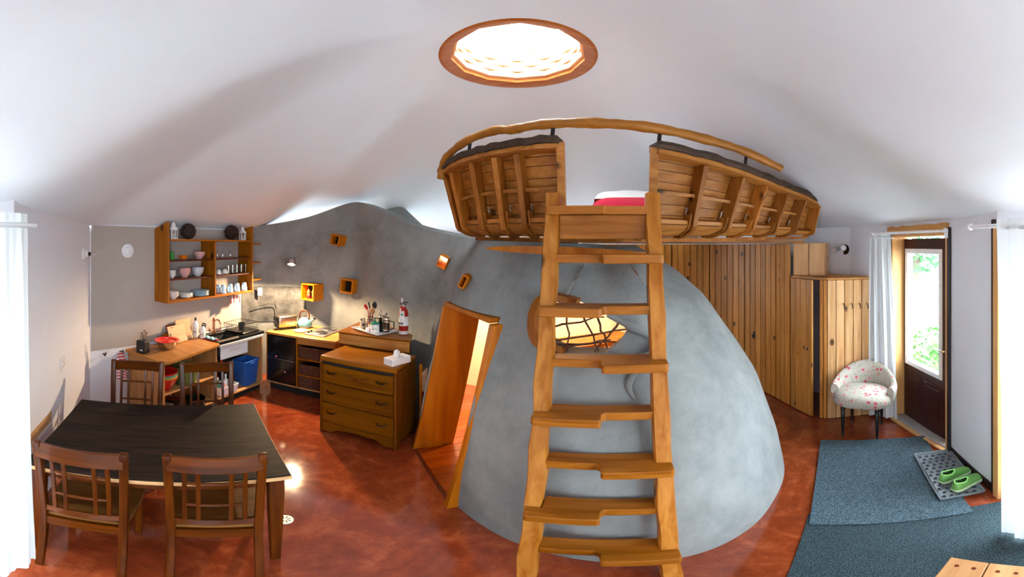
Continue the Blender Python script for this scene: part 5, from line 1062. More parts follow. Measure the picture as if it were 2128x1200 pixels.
t = item('french_press', 'glass coffee press with a steel band and black knob on the tray', 'coffee press', onT(.165, .03), [('glass', 'jar_glass', L((.040, .01), (.041, .15), (.039, .15), (.038, .012), (0, .012))), ('coffee', 'coffee', L((.037, .013), (.037, .10), (0, .10))), ('lid', 'steel_warm', L((.044, .15), (.042, .165), (.01, .175), (.004, .18), (.004, .195))), ('knob', 'black_matte', L((.008, .195), (.012, .205), (.006, .215), (0, .216))), ('band', 'steel_warm', L((.0425, .03), (.0425, .04))), ('band', 'steel_warm', L((.0425, .12), (.0425, .135)))])
MB().tube([(.04, 0, .13), (.085, 0, .125), (.085, 0, .05), (.04, 0, .035)], .007, 7).build('handle', 'black_matte', t, smooth=60)
t = item('thermos_jug', 'black insulated jug with a steel top at the back of the tray', 'jug', onT(.075, .058), [('body', 'black_gloss', L((.05, 0), (.052, .01), (.048, .14), (.045, .155))), ('lid', 'steel', L((.046, .155), (.04, .17), (0, .175)))]); MB().tube([(-.046, 0, .14), (-.09, 0, .135), (-.09, 0, .06), (-.05, 0, .04)], .008, 7).build('handle', 'black_matte', t, smooth=60)
t = item('copper_pot', 'small copper pot with a long handle behind the jars', 'pot', onT(-.06, .015), [('body', 'copper', L((.03, 0), (.045, .02), (.05, .06), (.042, .085), (.03, .09), (0, .09)))])
# fire extinguisher
t = thing('fire_extinguisher', 'red fire extinguisher with a white inspection tag on the box cabinet', 'fire extinguisher', (-1.115, 3.60, 1.001), -.3)
MB().lathe([(.046, 0), (.05, .008), (.05, .23), (.044, .26), (.026, .285), (.02, .30)], 22).build('cylinder', 'extinguisher', t, smooth=50); MB().lathe([(.0508, .10), (.0508, .20)], 22).build('label_band', 'white_plastic', t, smooth=50); MB().lathe([(.0508, .008), (.0508, .045)], 22).build('label_band', 'offwhite', t, smooth=50)
for z, w2 in ((.185, .05), (.165, .035)): MB().box(-w2/2, -.0525, z, w2/2, -.049, z+.008).build('label_print', 'print_dark', t)
for x in (-.02, 0, .02): MB().box(x-.006, -.0525, .115, x+.006, -.048, .14).build('label_print', 'print_dark', t)
MB().lathe([(.018, .30), (.018, .325), (.012, .33)], 12).build('valve', 'steel', t); MB().bar((-.045, 0, .345), (.05, 0, .352), .016, .008).build('lever', 'black_matte', t); MB().bar((-.04, 0, .328), (.035, 0, .332), .014, .008).build('carry_handle', 'black_matte', t)
MB().ball((-.012, -.022, .30), .013, 10, 7).build('gauge', 'red', t); MB().bar((-.015, -.01, .345), (-.005, -.02, .395), .02, .004, Vector((0, 1, 0))).build('pin_tag', 'white_plastic', t)
tg = MB().box(-.008, -.060, .17, .05, -.057, .265).build('inspection_tag', 'white_plastic', t); MB().obox((.02, -.0605, .225), (.022, .001, .022), Matrix.Rotation(pi/4, 3, 'Y')).build('green_diamond', 'tag_green', tg)
# tissue box
t = thing('tissue_box', 'white patterned tissue box with a tissue pulled out on the dresser', 'tissue box', (-1.0, 3.04, HT+.001), 1.05); MB().box(-.11, -.058, 0, .11, .058, .065).build('carton', 'white_plastic', t, bevel=.002)
for i in range(9): MB().box(-.1+.022*i, -.0585, .012, -.092+.022*i, -.0575, .052).build('print_stripe', 'offwhite', t)
def tis(u, v): return Vector((lerp(-.05, .05, u)*(1-.5*v), .012*sin(8*u+2*v), .064+.075*v*(1-.5*abs(u-.35))))
MB().grid(tis, 12, 8).build('tissue', 'cloth_white', t, smooth=60)
t = thing('offcut_board', 'narrow wooden board standing between the dresser and the doorway', 'board', (-.80, 3.24, 0), -.2); MB().box(-.05, -.012, .0, -.025, .012, .80).build('batten', 'jamb', t, bevel=.002); MB().slab([(-.022, -.012, .52), (.03, -.012, .52), (.03, -.012, .78), (-.022, -.012, .72)], (0, .024, 0)).build('panel', 'board_pale', t)
MB().box(-.024, -.012, 0, .03, .012, .52).build('panel', 'shelf_dark', t)
# round floor drain
p = onz(592, 1081, 0); t = thing('floor_drain', 'round white floor drain with radial slots', 'drain', (p.x, p.y, 0)); MB().lathe([(.052, .0), (.052, .003), (.048, .005), (0, .005)], 28).build('plate', 'drain', t)
for k in range(8): a = k*pi/4+.2; MB().bar((.014*cos(a), .014*sin(a), .0052), (.038*cos(a), .038*sin(a), .0052), .007, .001).build('slot', 'print_dark', t)
# ================================================================== dining table and chairs
TA = 51.1*pi/180; TCN = Vector((-1.69, 1.15, 0)); TL_, TD = 1.24, .97
tb = thing('dining_table', 'rectangular dining table with a nearly black top and pale edge band', 'table', tuple(TCN), TA)
MB().box(-TL_/2+.006, -TD/2+.006, .742, TL_/2-.006, TD/2-.006, .752).build('tabletop', 'table_dark', tb, bevel=.002)
MB().box(-TL_/2, -TD/2, .722, TL_/2, TD/2, .745).build('edge_band', 'edge_wood', tb, bevel=.003)
for x0, y0, x1, y1 in ((-.52, -.40, .52, -.38), (-.52, .38, .52, .40), (-.55, -.38, -.53, .38), (.53, -.38, .55, .38)): MB().box(x0, y0, .63, x1, y1, .721).build('apron', 'chair_wood_x', tb)
for i in (-1, 1):
    for j in (-1, 1):
        vs = []
        for z, w in ((0, .022), (.6, .036), (.721, .036)):
            cx, cy = i*(TL_/2-.065+.0), j*(TD/2-.065)
            for a, b in ((-1, -1), (1, -1), (1, 1), (-1, 1)): vs.append((cx+a*w, cy+b*w, z))
        MB().add(vs, [(3, 2, 1, 0), (8, 9, 10, 11)]+[(4*r+k, 4*r+(k+1) % 4, 4*r+4+(k+1) % 4, 4*r+4+k) for r in range(2) for k in range(4)]).build('leg', 'chair_wood', tb, bevel=.004)
def chair(loc, rz, label):                              # front faces local -y, back posts at y = 0
    t = thing('dining_chair', label, 'chair', loc, rz, 'lattice backed dining chairs')
    W, HB = .184, .985
    for s in (-1, 1):
        pts = [Vector((s*W, .055, 0)), Vector((s*W, .02, .2)), Vector((s*W, .0, .42)), Vector((s*(W+.004), .01, .6)), Vector((s*(W+.008), .032, .8)), Vector((s*(W+.012), .062, HB))]
        MB().sweep(spline(pts, 16), .038, lambda i: .042-.010*abs(i-7)/8, Vector((1, 0, 0))).build('back_post', 'chair_wood', t, bevel=.006, seg=2, smooth=40)
        MB().add(*(lambda b: ([Vector((v.x*(1 if v.z > .2 else .98), v.y, v.z)) for v in b.v], b.f))(MB().box(s*.19-.019, -.405, 0, s*.19+.019, -.367, .43))).build('leg', 'chair_wood', t, bevel=.004)
        MB().box(s*.195-.011, -.37, .37, s*.195+.011, .0, .43).build('side_rail', 'chair_wood_x', t)
    def yb(z): return interp([.42, .6, .8, .985], [0, .008, .03, .068], z)
    def arcbar(z, hgt, th, bow, x0=-1, x1=1, nm='back_rail', w=None):
        w = w or W-.005; n = 12; pts = [Vector((lerp(x0, x1, i/(n-1))*w, yb(z)+bow*(1-(lerp(x0, x1, i/(n-1)))**2), z)) for i in range(n)]
        return MB().sweep(pts, hgt, th, Vector((0, -.15, 1)).normalized()).build(nm, 'chair_wood_x', t, bevel=.004, smooth=40)
    arcbar(.935, .085, .024, .022, nm='top_rail', w=W+.012); arcbar(.50, .04, .02, .018); MB().box(-W+.015, -.012, .365, W-.015, .012, .425).build('rear_rail', 'chair_wood_x', t)
    MB().box(-.19, -.40, .37, .19, -.38, .43).build('front_rail', 'chair_wood_x', t)
    for x in (-.125, -.068, .068, .125):
        pts = [Vector((x, yb(z)+.02*(1-(x/W)**2), z)) for z in (.515, .64, .78, .90)]; MB().sweep(spline(pts, 8), .020, .014, Vector((1, 0, 0))).build('slat', 'chair_wood', t, bevel=.002)
    for z in (.64, .80): arcbar(z, .018, .013, .02, -.72, .72, 'lattice_bar')
    def seat(u, v):
        x = lerp(-1, 1, u); y = lerp(-.43, -.005, v); w = lerp(.235, .20, v); return Vector((x*w, y, .452-.010*(1-x*x)*sin(pi*v)))
    g = MB().grid(seat, 12, 10); g.build('seat', 'seat_wood', t, smooth=40, solid=.02); return t
fx, fy = -.778, .627                                    # from the near side of the table towards the far side
def crz(f): return atan2(f[1], f[0])+pi/2
near = crz((fx, fy)); far = crz((-fx, -fy)); out_n = Vector((-fx, -fy, 0)); tl = Vector((.627, .778, 0)); edge_n = TCN+out_n*(TD/2); edge_f = TCN-out_n*(TD/2)
chair(tuple(edge_n+tl*-.30+out_n*.035), near-.02, 'lattice backed dining chair beside the white curtain'); chair(tuple(edge_n+tl*.27+out_n*.035), near-.06, 'lattice backed dining chair tucked in on the floor drain side of the dark table')
chair(tuple(edge_f+tl*-.26-out_n*.30), far-.03, 'lattice backed dining chair facing the table below the striped towel'); chair(tuple(edge_f+tl*.30-out_n*.28), far+.03, 'lattice backed dining chair facing the table below the blue bin')
# ================================================================== curtains and rods
def curtain(name, label, path, z0, z1, waves, amp, taper=None, hem=None, n=110, rows=18, flat=0.0):
    P = spline([Vector((x, y, 0)) for x, y in path], n); t = thing(name, label, 'curtain', (P[0].x, P[0].y, z0))
    def fn(u, v):
        i = min(int(round(u*(n-1))), n-1); p = P[i]; tg = (P[min(i+1, n-1)]-P[max(i-1, 0)]).normalized(); nr = Vector((tg.y, -tg.x, 0)); c = taper(u, v) if taper else Vector((0, 0, 0))
        a = amp*(.55+.45*(1-v))*(1 if v > 0 else 1); zb = z0+(hem(u) if hem else 0); z = lerp(zb, z1, v); w = sin(2*pi*waves*u+.8*sin(5*u)+.5*sin(3*v))+.35*sin(2*pi*waves*2.3*u+2*v)
        if v > .93: w *= .55
        return p+nr*(a*w)+Vector((0, 0, z))+c
    MB().grid(fn, n, rows).build('cloth', 'curtain', t, world=True, smooth=80)
    MB().tube([p+Vector((0, 0, z1-.05)) for p in P[::6]]+[P[-1]+Vector((0, 0, z1-.05))], .010, 8).build('heading', 'curtain', t, world=True, smooth=60); return t
ca = [at(x, 500, d) for x, d in ((74, 1.50), (56, 1.46), (33, 1.42), (0, 1.40), (-60, 1.38), (-150, 1.45))]
curtain('curtain', 'long white curtain beside the dining chairs', [(p.x, p.y) for p in ca], .12, 2.08, 3, .016, lambda u, v: Vector((.02*u, .0, 0))*0+Vector((-.012, -.035, 0))*max(0, v-.1)*(1-u), lambda u: .05*(1-u)-.02*u)
cb = [at(x, 500, d) for x, d in ((2084, 1.90), (2105, 1.85), (2130, 1.81), (2165, 1.78), (2205, 1.77))]
curtain('curtain', 'long white curtain beside the shoe tray', [(p.x, p.y) for p in cb], .03, 2.09, 3, .016, lambda u, v: Vector((.006, -.035, 0))*0+Vector((.0, .045, 0))*max(0, v-.45)**1.2*(1-u)*1.5)
cc = [at(x, 500, d) for x, d in ((1807, 3.76), (1820, 3.73), (1838, 3.70), (1856, 3.67))]
curtain('curtain', 'narrow white curtain gathered beside the brown door', [(p.x, p.y) for p in cc], .04, 2.075, 3.5, .022, lambda u, v: Vector((.014, -.05, 0))*((1-v)**.8)*.9*u+Vector((-.02, .06, 0))*.55*(v**2)*u, None, 60)
def rod(label, a, b, r=.011):
    t = thing('curtain_rod', label, 'curtain rod', tuple(a)); MB().tube([a, b], r, 10).build('pole', 'white_plastic', t, world=True, smooth=60); d = (b-a).normalized()
    for p, s in ((a, -1), (b, 1)): MB().tube([p, p+d*s*.03], r*1.7, 10).build('finial', 'white_plastic', t, world=True)
    return t
ra, rb = at(1815, 486, 3.72), at(1962, 480, 2.98); t = rod('white curtain rod above the brown door', ra, rb); on = Vector((R2[1]-R3[1], -(R2[0]-R3[0]), 0)).normalized()
MB().bar(rb+Vector((0, 0, .01)), rb-on*.08, .02, .03).build('bracket', 'white_plastic', t, world=True); MB().box(rb.x+.0, rb.y-.03, rb.z-.06, rb.x+.03, rb.y, rb.z+.02).build('bracket', 'white_plastic', t, world=True)
ra, rb = at(2018, 472, 2.28), at(2180, 466, 1.80); t = rod('white curtain rod above the pine framed opening', ra, rb, .013); MB().bar(ra+Vector((.02, 0, 0)), ra+Vector((.16, .10, 0)), .022, .02).build('bracket', 'white_plastic', t, world=True)
ra, rb = at(30, 460, 1.53), at(-150, 455, 1.56); rod('white curtain rod above the dining chairs', Vector((ra.x, ra.y, 2.06)), Vector((rb.x, rb.y, 2.06)), .010)
# ================================================================== entrance door
DL, DR = Vector((3.415, 1.838, 0)), Vector((2.945, 1.10, 0)); dv = (DR-DL).normalized(); dl_ = (DR-DL).length
ed = thing('door_3', 'dark brown entrance door with a tall glass pane and two raised panels', None, tuple(DL+Vector((0, 0, .035))), atan2(dv.y, dv.x), None, 'structure'); HD = 1.98
g0, g1, gz0, gz1 = .13, dl_-.13, .66, 1.86
for x0, x1, z0, z1 in ((0, g0, 0, HD), (g1, dl_, 0, HD), (g0, g1, 0, gz0), (g0, g1, gz1, HD)): MB().box(x0, .0, z0, x1, .045, z1).build('leaf', 'door_brown', ed)
for x0, x1, z0, z1 in ((g0-.02, g0+.028, gz0-.02, gz1+.02), (g1-.028, g1+.02, gz0-.02, gz1+.02), (g0+.028, g1-.028, gz1-.028, gz1+.02), (g0+.028, g1-.028, gz0-.02, gz0+.028)): MB().box(x0, -.012, z0, x1, .055, z1).build('glazing_frame', 'white_plastic', ed, bevel=.004)
MB().box(g0+.02, .02, gz0+.02, g1-.02, .026, gz1-.02).build('pane', 'pane', ed)
for x0, x1 in ((.12, .12+(dl_-.32)/2), (dl_-.12-(dl_-.32)/2, dl_-.12)):
    p = MB().box(x0, -.006, .13, x1, .002, .55).build('raised_panel', 'door_brown', ed, bevel=.005); MB().box(x0+.035, -.014, .165, x1-.035, -.004, .515).build('panel_field', 'door_brown', p, bevel=.008)
MB().tube([(dl_-.06, -.005, .95), (dl_-.06, -.04, .95), (dl_-.12, -.045, .95)], .010, 8).build('door_handle', 'steel', ed, smooth=60)
def wq(P, Q, u, v): ex, ey = Q[0]-P[0], Q[1]-P[1]; L_ = sqrt(ex*ex+ey*ey); return Vector((P[0]+ex/L_*u-ey/L_*v, P[1]+ey/L_*u+ex/L_*v, 0))
LD_ = seglen(R3, R2)
df = thing('trim_6', 'pine door lining, rough wood lintel and sill around the brown door', None, tuple(wq(R3, R2, 0, 0)), atan2(R2[1]-R3[1], R2[0]-R3[0]), None, 'structure')
MB().box(.036, -.012, 0, .062, .19, 2.058).build('lining', 'jamb_pale', df, bevel=.003); MB().box(LD_-.062, -.02, 0, LD_-.036, .19, 2.058).build('lining', 'jamb_pale', df, bevel=.003); MB().box(LD_-.036, -.024, 0, LD_-.002, .0, 2.10).build('dark_casing', 'dark_trim', df, bevel=.003)
MB().box(.062, -.0, 2.035, LD_-.062, .19, 2.058).build('lining', 'jamb_pale', df)
n_ = 14; MB().sweep([Vector((lerp(.0, LD_-.03, i/(n_-1)), -.018, 2.105+.004*sin(i*2.1))) for i in range(n_)], lambda i: .06+.008*sin(i*1.7), .036, Vector((0, 0, 1))).build('lintel', 'lintel', df, smooth=30)
MB().box(.062, -.035, 0, LD_-.062, .01, .02).build('sill_edge', 'edge_wood', df, bevel=.004); MB().box(.062, .011, .001, LD_-.062, .20, .034).build('threshold', 'aluminium', df, bevel=.006)
for y in (.03, .06, .09): MB().box(.065, y, .034, LD_-.065, y+.012, .038).build('threshold_rib', 'aluminium', df)
t = MB().prism([tuple(wq(R2, R1, u, v)[:2]) for u, v in ((.0, -.012), (seglen(R2, R1)-.01, -.012), (seglen(R2, R1)-.01, -.001), (.0, -.001))], 0, .085).build('baseboard_right', 'dark_trim', bevel=.002); tag(t, 'dark baseboard below the narrow wall beside the brown door', None, None, 'structure')
t = MB().prism([tuple(wq(R2, R1, u, v)[:2]) for u, v in ((seglen(R2, R1)-.05, -.02), (seglen(R2, R1)-.012, -.02), (seglen(R2, R1)-.012, .0), (seglen(R2, R1)-.05, .0))], 0, 2.12).build('trim_7', 'dark_trim', bevel=.002); tag(t, 'dark upright casing strip beside the pine framed opening', None, None, 'structure')
t = MB().prism([tuple(wq(R2, R1, u, v)[:2]) for u, v in ((seglen(R2, R1)-.012, -.03), (seglen(R2, R1)+.05, -.03), (seglen(R2, R1)+.05, .1), (seglen(R2, R1)-.012, .1))], 0, 2.09).build('trim_8', 'jamb_pale', bevel=.003); tag(t, 'pine upright at the corner of the curtained opening', None, None, 'structure')
# twin spot lamp on the right wall
p = onwall(1758, 519, R4, R3, .002); t = thing('twin_spot_lamp', 'brushed metal wall lamp with two small spot heads above the pine cupboard', 'wall lamp', tuple(p)); n = Vector((R3[1]-R4[1], -(R3[0]-R4[0]), 0)).normalized(); sd = Vector((n.y, -n.x, 0))
MB().tube([p, p+n*.02], .06, 22).build('wall_rose', 'brass_dark', t, world=True, smooth=40)
for s, dr_ in ((-1, Vector((-.6, -.5, .1))), (1, Vector((-.9, .35, -.15)))):
    q0 = p+n*.02; q1 = p+n*.07+Vector((0, 0, .01))+sd*.03*s; MB().tube([q0, q1], .008, 8).build('arm', 'lamp_grey', t, world=True); d = dr_.normalized(); hd_ = MB().tube([q1-d*.02, q1+d*.02, q1+d*.075, q1+d*.08], [.015, .026, .036, .034], 16).build('spot_head', 'lamp_grey', t, world=True, smooth=40); MB().tube([q1+d*.0805, q1+d*.083], .028, 14).build('lens', 'white_plastic', hd_, world=True)
# ================================================================== floral chair
fc = thing('slipper_chair', 'low floral upholstered chair with turned black legs beside the brown door', 'chair', (2.885, 1.955, 0), 0)
fc.rotation_euler = (0, 0, atan2(-.42, -1)+pi/2); FRAME[fc.name] = (Vector((2.885, 1.955, 0)), fc.rotation_euler[2])
for x, y in ((-.16, -.19), (.16, -.19), (-.15, .14), (.15, .14)):
    MB().lathe([(.010, 0), (.015, .005), (.015, .02), (.010, .028), (.013, .04), (.013, .06), (.018, .2), (.022, .30), (.016, .31), (.025, .32), (.025, .335), (.02, .345), (.02, .37)], 12, (x, y, 0)).build('leg', 'leg_black', fc, smooth=40)
def cush(u, v):
    a = 2*pi*u; sx, sy = .285, .25; r = [.0, .9, 1.0, 1.0, .96, .8, .45, 0][int(round(v*7))]; z = [.355, .355, .375, .42, .455, .478, .49, .493][int(round(v*7))]
    e = .72; c_, s_ = cos(a), sin(a); return Vector((sx*r*(abs(c_)**e)*(1 if c_ > 0 else -1), -.01+sy*r*(abs(s_)**e)*(1 if s_ > 0 else -1), z))
MB().grid(cush, 40, 8, True).build('seat_cushion', 'floral', fc, smooth=70)
def backr(u, v):
    a = lerp(-.35, pi+.35, u); s_ = sin(a); top = .555+.165*max(0, s_)**1.4; k = [0, .25, .5, .75, 1][0]
    prof = [(.265, .38), (.28, .45), (.285, lerp(.45, top, .6)), (.28, top-.03), (.262, top), (.235, top-.012), (.22, lerp(.45, top, .6)), (.215, .45), (.215, .40)]
    r, z = prof[int(round(v*8))]; rr = r*1.10; return Vector((rr*cos(a)*1.03, .0+rr*s_*.98*(1.0), z+(.0)))
g = MB().grid(backr, 46, 9); g.f += [tuple(i*46 for i in range(9)), tuple(i*46+45 for i in range(8, -1, -1)), *[(i, i+1, 8*46+i+1, 8*46+i) for i in range(45)]]; g.build('backrest', 'floral', fc, smooth=70)
# ================================================================== mats, tray, shoes, bench
def rect_fit(ps): 
    c = sum(ps, Vector())/4; e1 = ((ps[1]-ps[0])+(ps[2]-ps[3])).normalized(); L1 = ((ps[1]-ps[0]).length+(ps[2]-ps[3]).length)/2; L2 = ((ps[2]-ps[1]).length+(ps[3]-ps[0]).length)/2; return c, atan2(e1.y, e1.x), L1, L2
c, a, L1, L2 = rect_fit([onz(*p) for p in ((1702, 920), (1920, 908), (2025, 1070), (1687, 1090))])
mt_ = MB().grid(lambda u, v: Vector((lerp(-L1/2, L1/2, u), lerp(-L2/2, L2/2, v), .012+.001*sin(30*u)*sin(22*v))), 26, 30).build('door_mat', 'carpet_blue', solid=.008); mt_.location = (c.x, c.y, .0085); mt_.rotation_euler = (0, 0, a); tag(mt_, 'blue grey ribbed door mat lying over the larger dark carpet', 'mat')
e1, e2 = Vector((.568, -.823, 0)), Vector((-.822, -.57, 0)); A_ = Vector((1.55, 1.44, 0))
ck = MB().slab([A_, A_+e1*1.22, A_+e1*1.22+e2*1.9, A_+e2*1.9], Vector((0, 0, .008))).build('carpet_runner', 'carpet_dark', bevel=.002); tag(ck, 'large dark grey carpet under the door mat and the bench', 'carpet')
c, a, L1, L2 = rect_fit([onz(*p) for p in ((1893, 952), (1973, 941), (2073, 1027), (1967, 1048))]); c.x -= .01; c.y += .02
by = thing('boot_tray', 'grey rubber boot tray holding green sneakers', 'boot tray', (c.x, c.y, .0225), a); vs = []; a_, b_ = L1/2-.01, L2/2-.01
for z, k in ((0, -.012), (.028, 0), (.028, -.012), (.006, -.026)):
    for i, j in ((-1, -1), (1, -1), (1, 1), (-1, 1)): vs.append((i*(a_+k), j*(b_+k), z))
MB().add(vs, [(3, 2, 1, 0)]+[(4*r+k, 4*r+(k+1) % 4, 4*r+4+(k+1) % 4, 4*r+4+k) for r in range(3) for k in range(4)]+[(12, 13, 14, 15)]).build('body', 'rubber_tray', by, bevel=.005, seg=2)
ring = None
for i in range(5):
    for j in range(13):
        x, y = -a_+.055+i*(2*a_-.11)/4, -b_+.05+j*(2*b_-.1)/12
        if ring is None: ring = MB().lathe([(.018, 0), (.017, .005), (.012, .005), (.011, 0)], 10).build('raised_ring', 'rubber_tray', by); o = ring
        else: o = ring.copy(); COL.objects.link(o)
        o.parent = by; o.location = (x+(.01 if j % 2 else -.01), y, .0062)
def shoe(loc, rz, side, label):
    t = thing('sneaker', label, 'shoe', loc, rz, 'pair of green sneakers')
    xs = [-.135, -.12, -.09, -.05, 0, .045, .085, .115, .135, .145]; wd = [.018, .030, .036, .036, .036, .042, .046, .042, .028, .008]; ht = [.070, .088, .088, .074, .082, .074, .060, .052, .042, .030]
    def off(i): return side*.006*sin(pi*i/9)
    def ring_(i, sc, zb, ztop):
        w = wd[i]*sc; return [Vector((xs[i], off(i)+y*w, z)) for y, z in ((-1, zb), (-1.02, lerp(zb, ztop, .35)), (-.85, lerp(zb, ztop, .75)), (-.45, ztop), (.45, ztop), (.85, lerp(zb, ztop, .75)), (1.02, lerp(zb, ztop, .35)), (1, zb))]
    vs = []; 
    for i in range(10): vs += [Vector((p.x, p.y, p.z)) for p in ring_(i, 1, .022, ht[i])]
    fs = [tuple(range(7, -1, -1)), tuple(72+k for k in range(8))]
    for i in range(9):
        for k in range(8):
            if 1 <= i <= 3 and k == 3: continue         # collar opening
            fs.append((i*8+k, i*8+(k+1) % 8, (i+1)*8+(k+1) % 8, (i+1)*8+k))
    MB().add(vs, fs).build('upper', 'shoe_green', t, smooth=60)
    MB().add([Vector((p.x*.97, p.y*.85, p.z)) for i in (1, 2, 3, 4) for p in [Vector((xs[i], off(i)-wd[i]*.8, .035)), Vector((xs[i], off(i)+wd[i]*.8, .035))]], [(0, 1, 3, 2), (2, 3, 5, 4), (4, 5, 7, 6)]).build('insole', 'shoe_in', t)
    vs = []
    for i in range(10): w = wd[i]*1.12+.002; x = xs[i]*1.03; zz_ = .006 if 1 < i < 7 else .012; vs += [Vector((x, off(i)-w, zz_-.004 if 0 < i < 9 else .01)), Vector((x, off(i)-w, .028)), Vector((x, off(i)+w, .028)), Vector((x, off(i)+w, zz_-.004 if 0 < i < 9 else .01))]
    MB().add([Vector((p.x, p.y, max(p.z, .002))) for p in vs], [(3, 2, 1, 0), (36, 37, 38, 39)]+[(4*i+k, 4*i+(k+1) % 4, 4*i+4+(k+1) % 4, 4*i+4+k) for i in range(9) for k in range(4)]).build('sole', 'shoe_sole', t, bevel=.004, smooth=50)
    MB().ball((.105, off(7), .030), (.042, .040, .024), 12, 7).build('toe_cap', 'shoe_toe', t, smooth=60)
    MB().tube(spline([(-.118, off(1)-.0, .088), (-.09, off(2)-.032, .088), (-.04, off(3)-.028, .079), (.0, off(4), .088), (-.04, off(3)+.028, .079), (-.09, off(2)+.032, .088), (-.118, off(1), .088)], 24), .006, 7).build('collar', 'shoe_lace', t, smooth=60)
    for k in range(4): x = .0+.022*k; MB().tube([(x, off(4)-.02, ht[4]-.012*k-.004), (x+.008, off(4), ht[4]-.011*k+.004), (x, off(4)+.02, ht[4]-.012*k-.004)], .0032, 6).build('lace', 'shoe_lace', t, smooth=60)
    return t
s1, s2 = onz(1990, 1018, .03), onz(2008, 1027, .03)
shoe((2.405, .862, .0295), -.45, 1, 'lime green sneaker nearer the wall side on the boot tray'); shoe((2.335, .752, .0295), -.38, -1, 'lime green sneaker at the front corner of the boot tray')
bn = thing('plank_bench', 'pine plank bench with dark screw plugs on the dark carpet', 'bench', (.93, -.05, .0085)); BT = .44
for k in range(7):
    y1 = .495-k*.142; MB().box(-.23, y1-.138, BT-.03, .272, y1, BT).build('plank', 'bench_wood', bn, bevel=.003)
    for x in (-.18, .22):
        for q_ in (-.04, -.1): MB().lathe([(.009, BT), (.009, BT+.0006), (0, BT+.0006)], 10, (x, y1+q_, 0)).build('screw_plug', 'shelf_dark', bn)
for x in (-.19, .23):
    for y in (-.44, .44): MB().box(x-.03, y-.03, 0, x+.03, y+.03, BT-.031).build('leg', 'bench_wood', bn, bevel=.004)
MB().box(-.16, -.02, .12, .2, .02, .18).build('stretcher', 'bench_wood', bn); MB().box(-.21, -.42, BT-.1, -.17, .42, BT-.031).build('rail', 'bench_wood', bn); MB().box(.21, -.42, BT-.1, .25, .42, BT-.031).build('rail', 'bench_wood', bn)
# ================================================================== outside: ground, planting, neighbouring wall with balcony rail, trees over the skylight
gr = MB().prism([(40*cos(a_), 40*sin(a_)) for a_ in [2*pi*i/40 for i in range(40)]], -.2, -.08).build('ground', 'gravel'); tag(gr, 'pale gravel ground outside the house', None, None, 'structure')
def leaves(name, c, r, n, size, mat, label, seed, cat='shrub', trunk=0):
    random.seed(seed); t = thing(name, label, cat, (c[0], c[1], -.08)); vs = []; fs = []
    for k in range(n):
        d = Vector((random.gauss(0, 1), random.gauss(0, 1), random.gauss(0, 1))).normalized()*random.uniform(.55, 1); p = Vector(c)+Vector((d.x*r[0], d.y*r[1], d.z*r[2])); ax = (d+Vector((random.uniform(-.7, .7), random.uniform(-.7, .7), random.uniform(-.2, .7)))).normalized(); a_, b_ = frame_axes(ax); s = size*random.uniform(.6, 1.2); q_ = random.uniform(0, 6.3); u_ = a_*cos(q_)+b_*sin(q_); v_ = ax.cross(u_)
        i = len(vs); vs += [p-u_*s, p-u_*s*.2+v_*s*.45+ax*s*.12, p+u_*s, p-u_*s*.2-v_*s*.45+ax*s*.12]; fs += [(i, i+1, i+2), (i, i+2, i+3)]
    f = MB().add(vs, fs); o = f.build('foliage', mat, t, world=True); o['kind'] = 'stuff'
    if trunk: MB().tube([(0, 0, 0), (.05, 0, c[2]*.5), (0, .05, c[2]+.3)], [trunk, trunk*.8, trunk*.4], 8).build('trunk', 'trunk', t, smooth=60)
    else:
        for k in range(5): a_ = k*1.26; MB().tube([(0, 0, 0), (r[0]*.5*cos(a_), r[1]*.5*sin(a_), c[2])], .012, 5).build('stem', 'trunk', t)
    return t
bush = leaves('hydrangea_bush', tuple(at(1945, 735, 5.0)), (.55, .55, .42), 420, .10, 'leaf', 'leafy hydrangea bush outside the entrance door', 3)
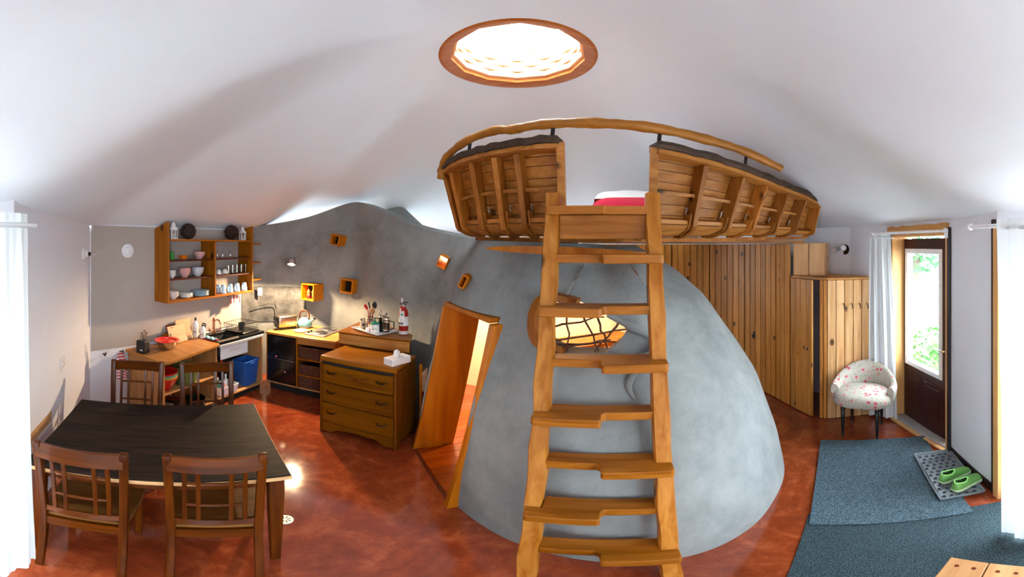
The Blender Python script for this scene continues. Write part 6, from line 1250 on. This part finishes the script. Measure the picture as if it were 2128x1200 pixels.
for k, (x, y, d) in enumerate(((1950, 700, 4.75), (1938, 708, 4.7))):
    p = at(x, y, d); random.seed(k); m = MB()
    for q_ in range(16): m.ball(p+Vector((random.gauss(0, 1), random.gauss(0, 1), random.gauss(0, 1))).normalized()*.06, .022, 6, 4)
    o = m.build('bloom', 'flower_white', bush, world=True, smooth=60); o['label'] = 'pale round hydrangea bloom'; MB().tube([p, p+Vector((0, .1, -.3))], .008, 5).build('flower_stem', 'leaf_dark', o, world=True)
leaves('garden_tree', (7.2, 3.5, 2.6), (.9, .9, 1.5), 700, .12, 'leaf_dark', 'dark green tree beyond the entrance door', 7, 'tree', .12)
nw = thing('retaining_wall', 'pale stucco retaining wall with a railing on top outside the door', 'wall', (9.0, 2.6, -.08), -.2)
MB().box(-.3, -4.0, 0, .3, .9, 1.55).build('wall_body', 'stucco', nw); MB().box(-.35, -4.0, 1.55, .35, .95, 1.65).build('coping', 'offwhite', nw)
MB().box(-.03, -4.0, 2.75, .03, .9, 2.83).build('top_rail', 'house_rail', nw); MB().box(-.03, -4.0, 1.8, .03, .9, 1.85).build('bottom_rail', 'house_rail', nw); bl = None
for k in range(34):
    if bl is None: bl = MB().box(-.02, -.02, 1.85, .02, .02, 2.75).build('baluster', 'house_rail', nw); o = bl
    else: o = bl.copy(); COL.objects.link(o); o.parent = nw
    o.location = (0, .8-k*.14, 0)
random.seed(9)
tr = thing('bare_tree', 'tree branches above the skylight', 'tree', (1.2, 8.6, -.08)); MB().tube([(0, 0, 0), (-.2, -1, 4.2), (-.7, -3.2, 7.4)], [.16, .13, .07], 8).build('trunk', 'trunk', tr, smooth=60)
for a_, b_ in (((-.2, -1, 4.2), (-2.2, -4.2, 8.0)), ((-.5, -2.2, 6.0), (.9, -4.4, 8.3)), ((-.3, -1.4, 4.8), (-1.4, -3.0, 6.2)), ((-.6, -2.8, 6.9), (-.9, -5.2, 8.6))): p, q_ = Vector(a_), Vector(b_); MB().tube([p, p.lerp(q_, .5)+Vector((.1, .1, .25)), q_], [.05, .035, .015], 6).build('branch', 'trunk', tr, smooth=60)
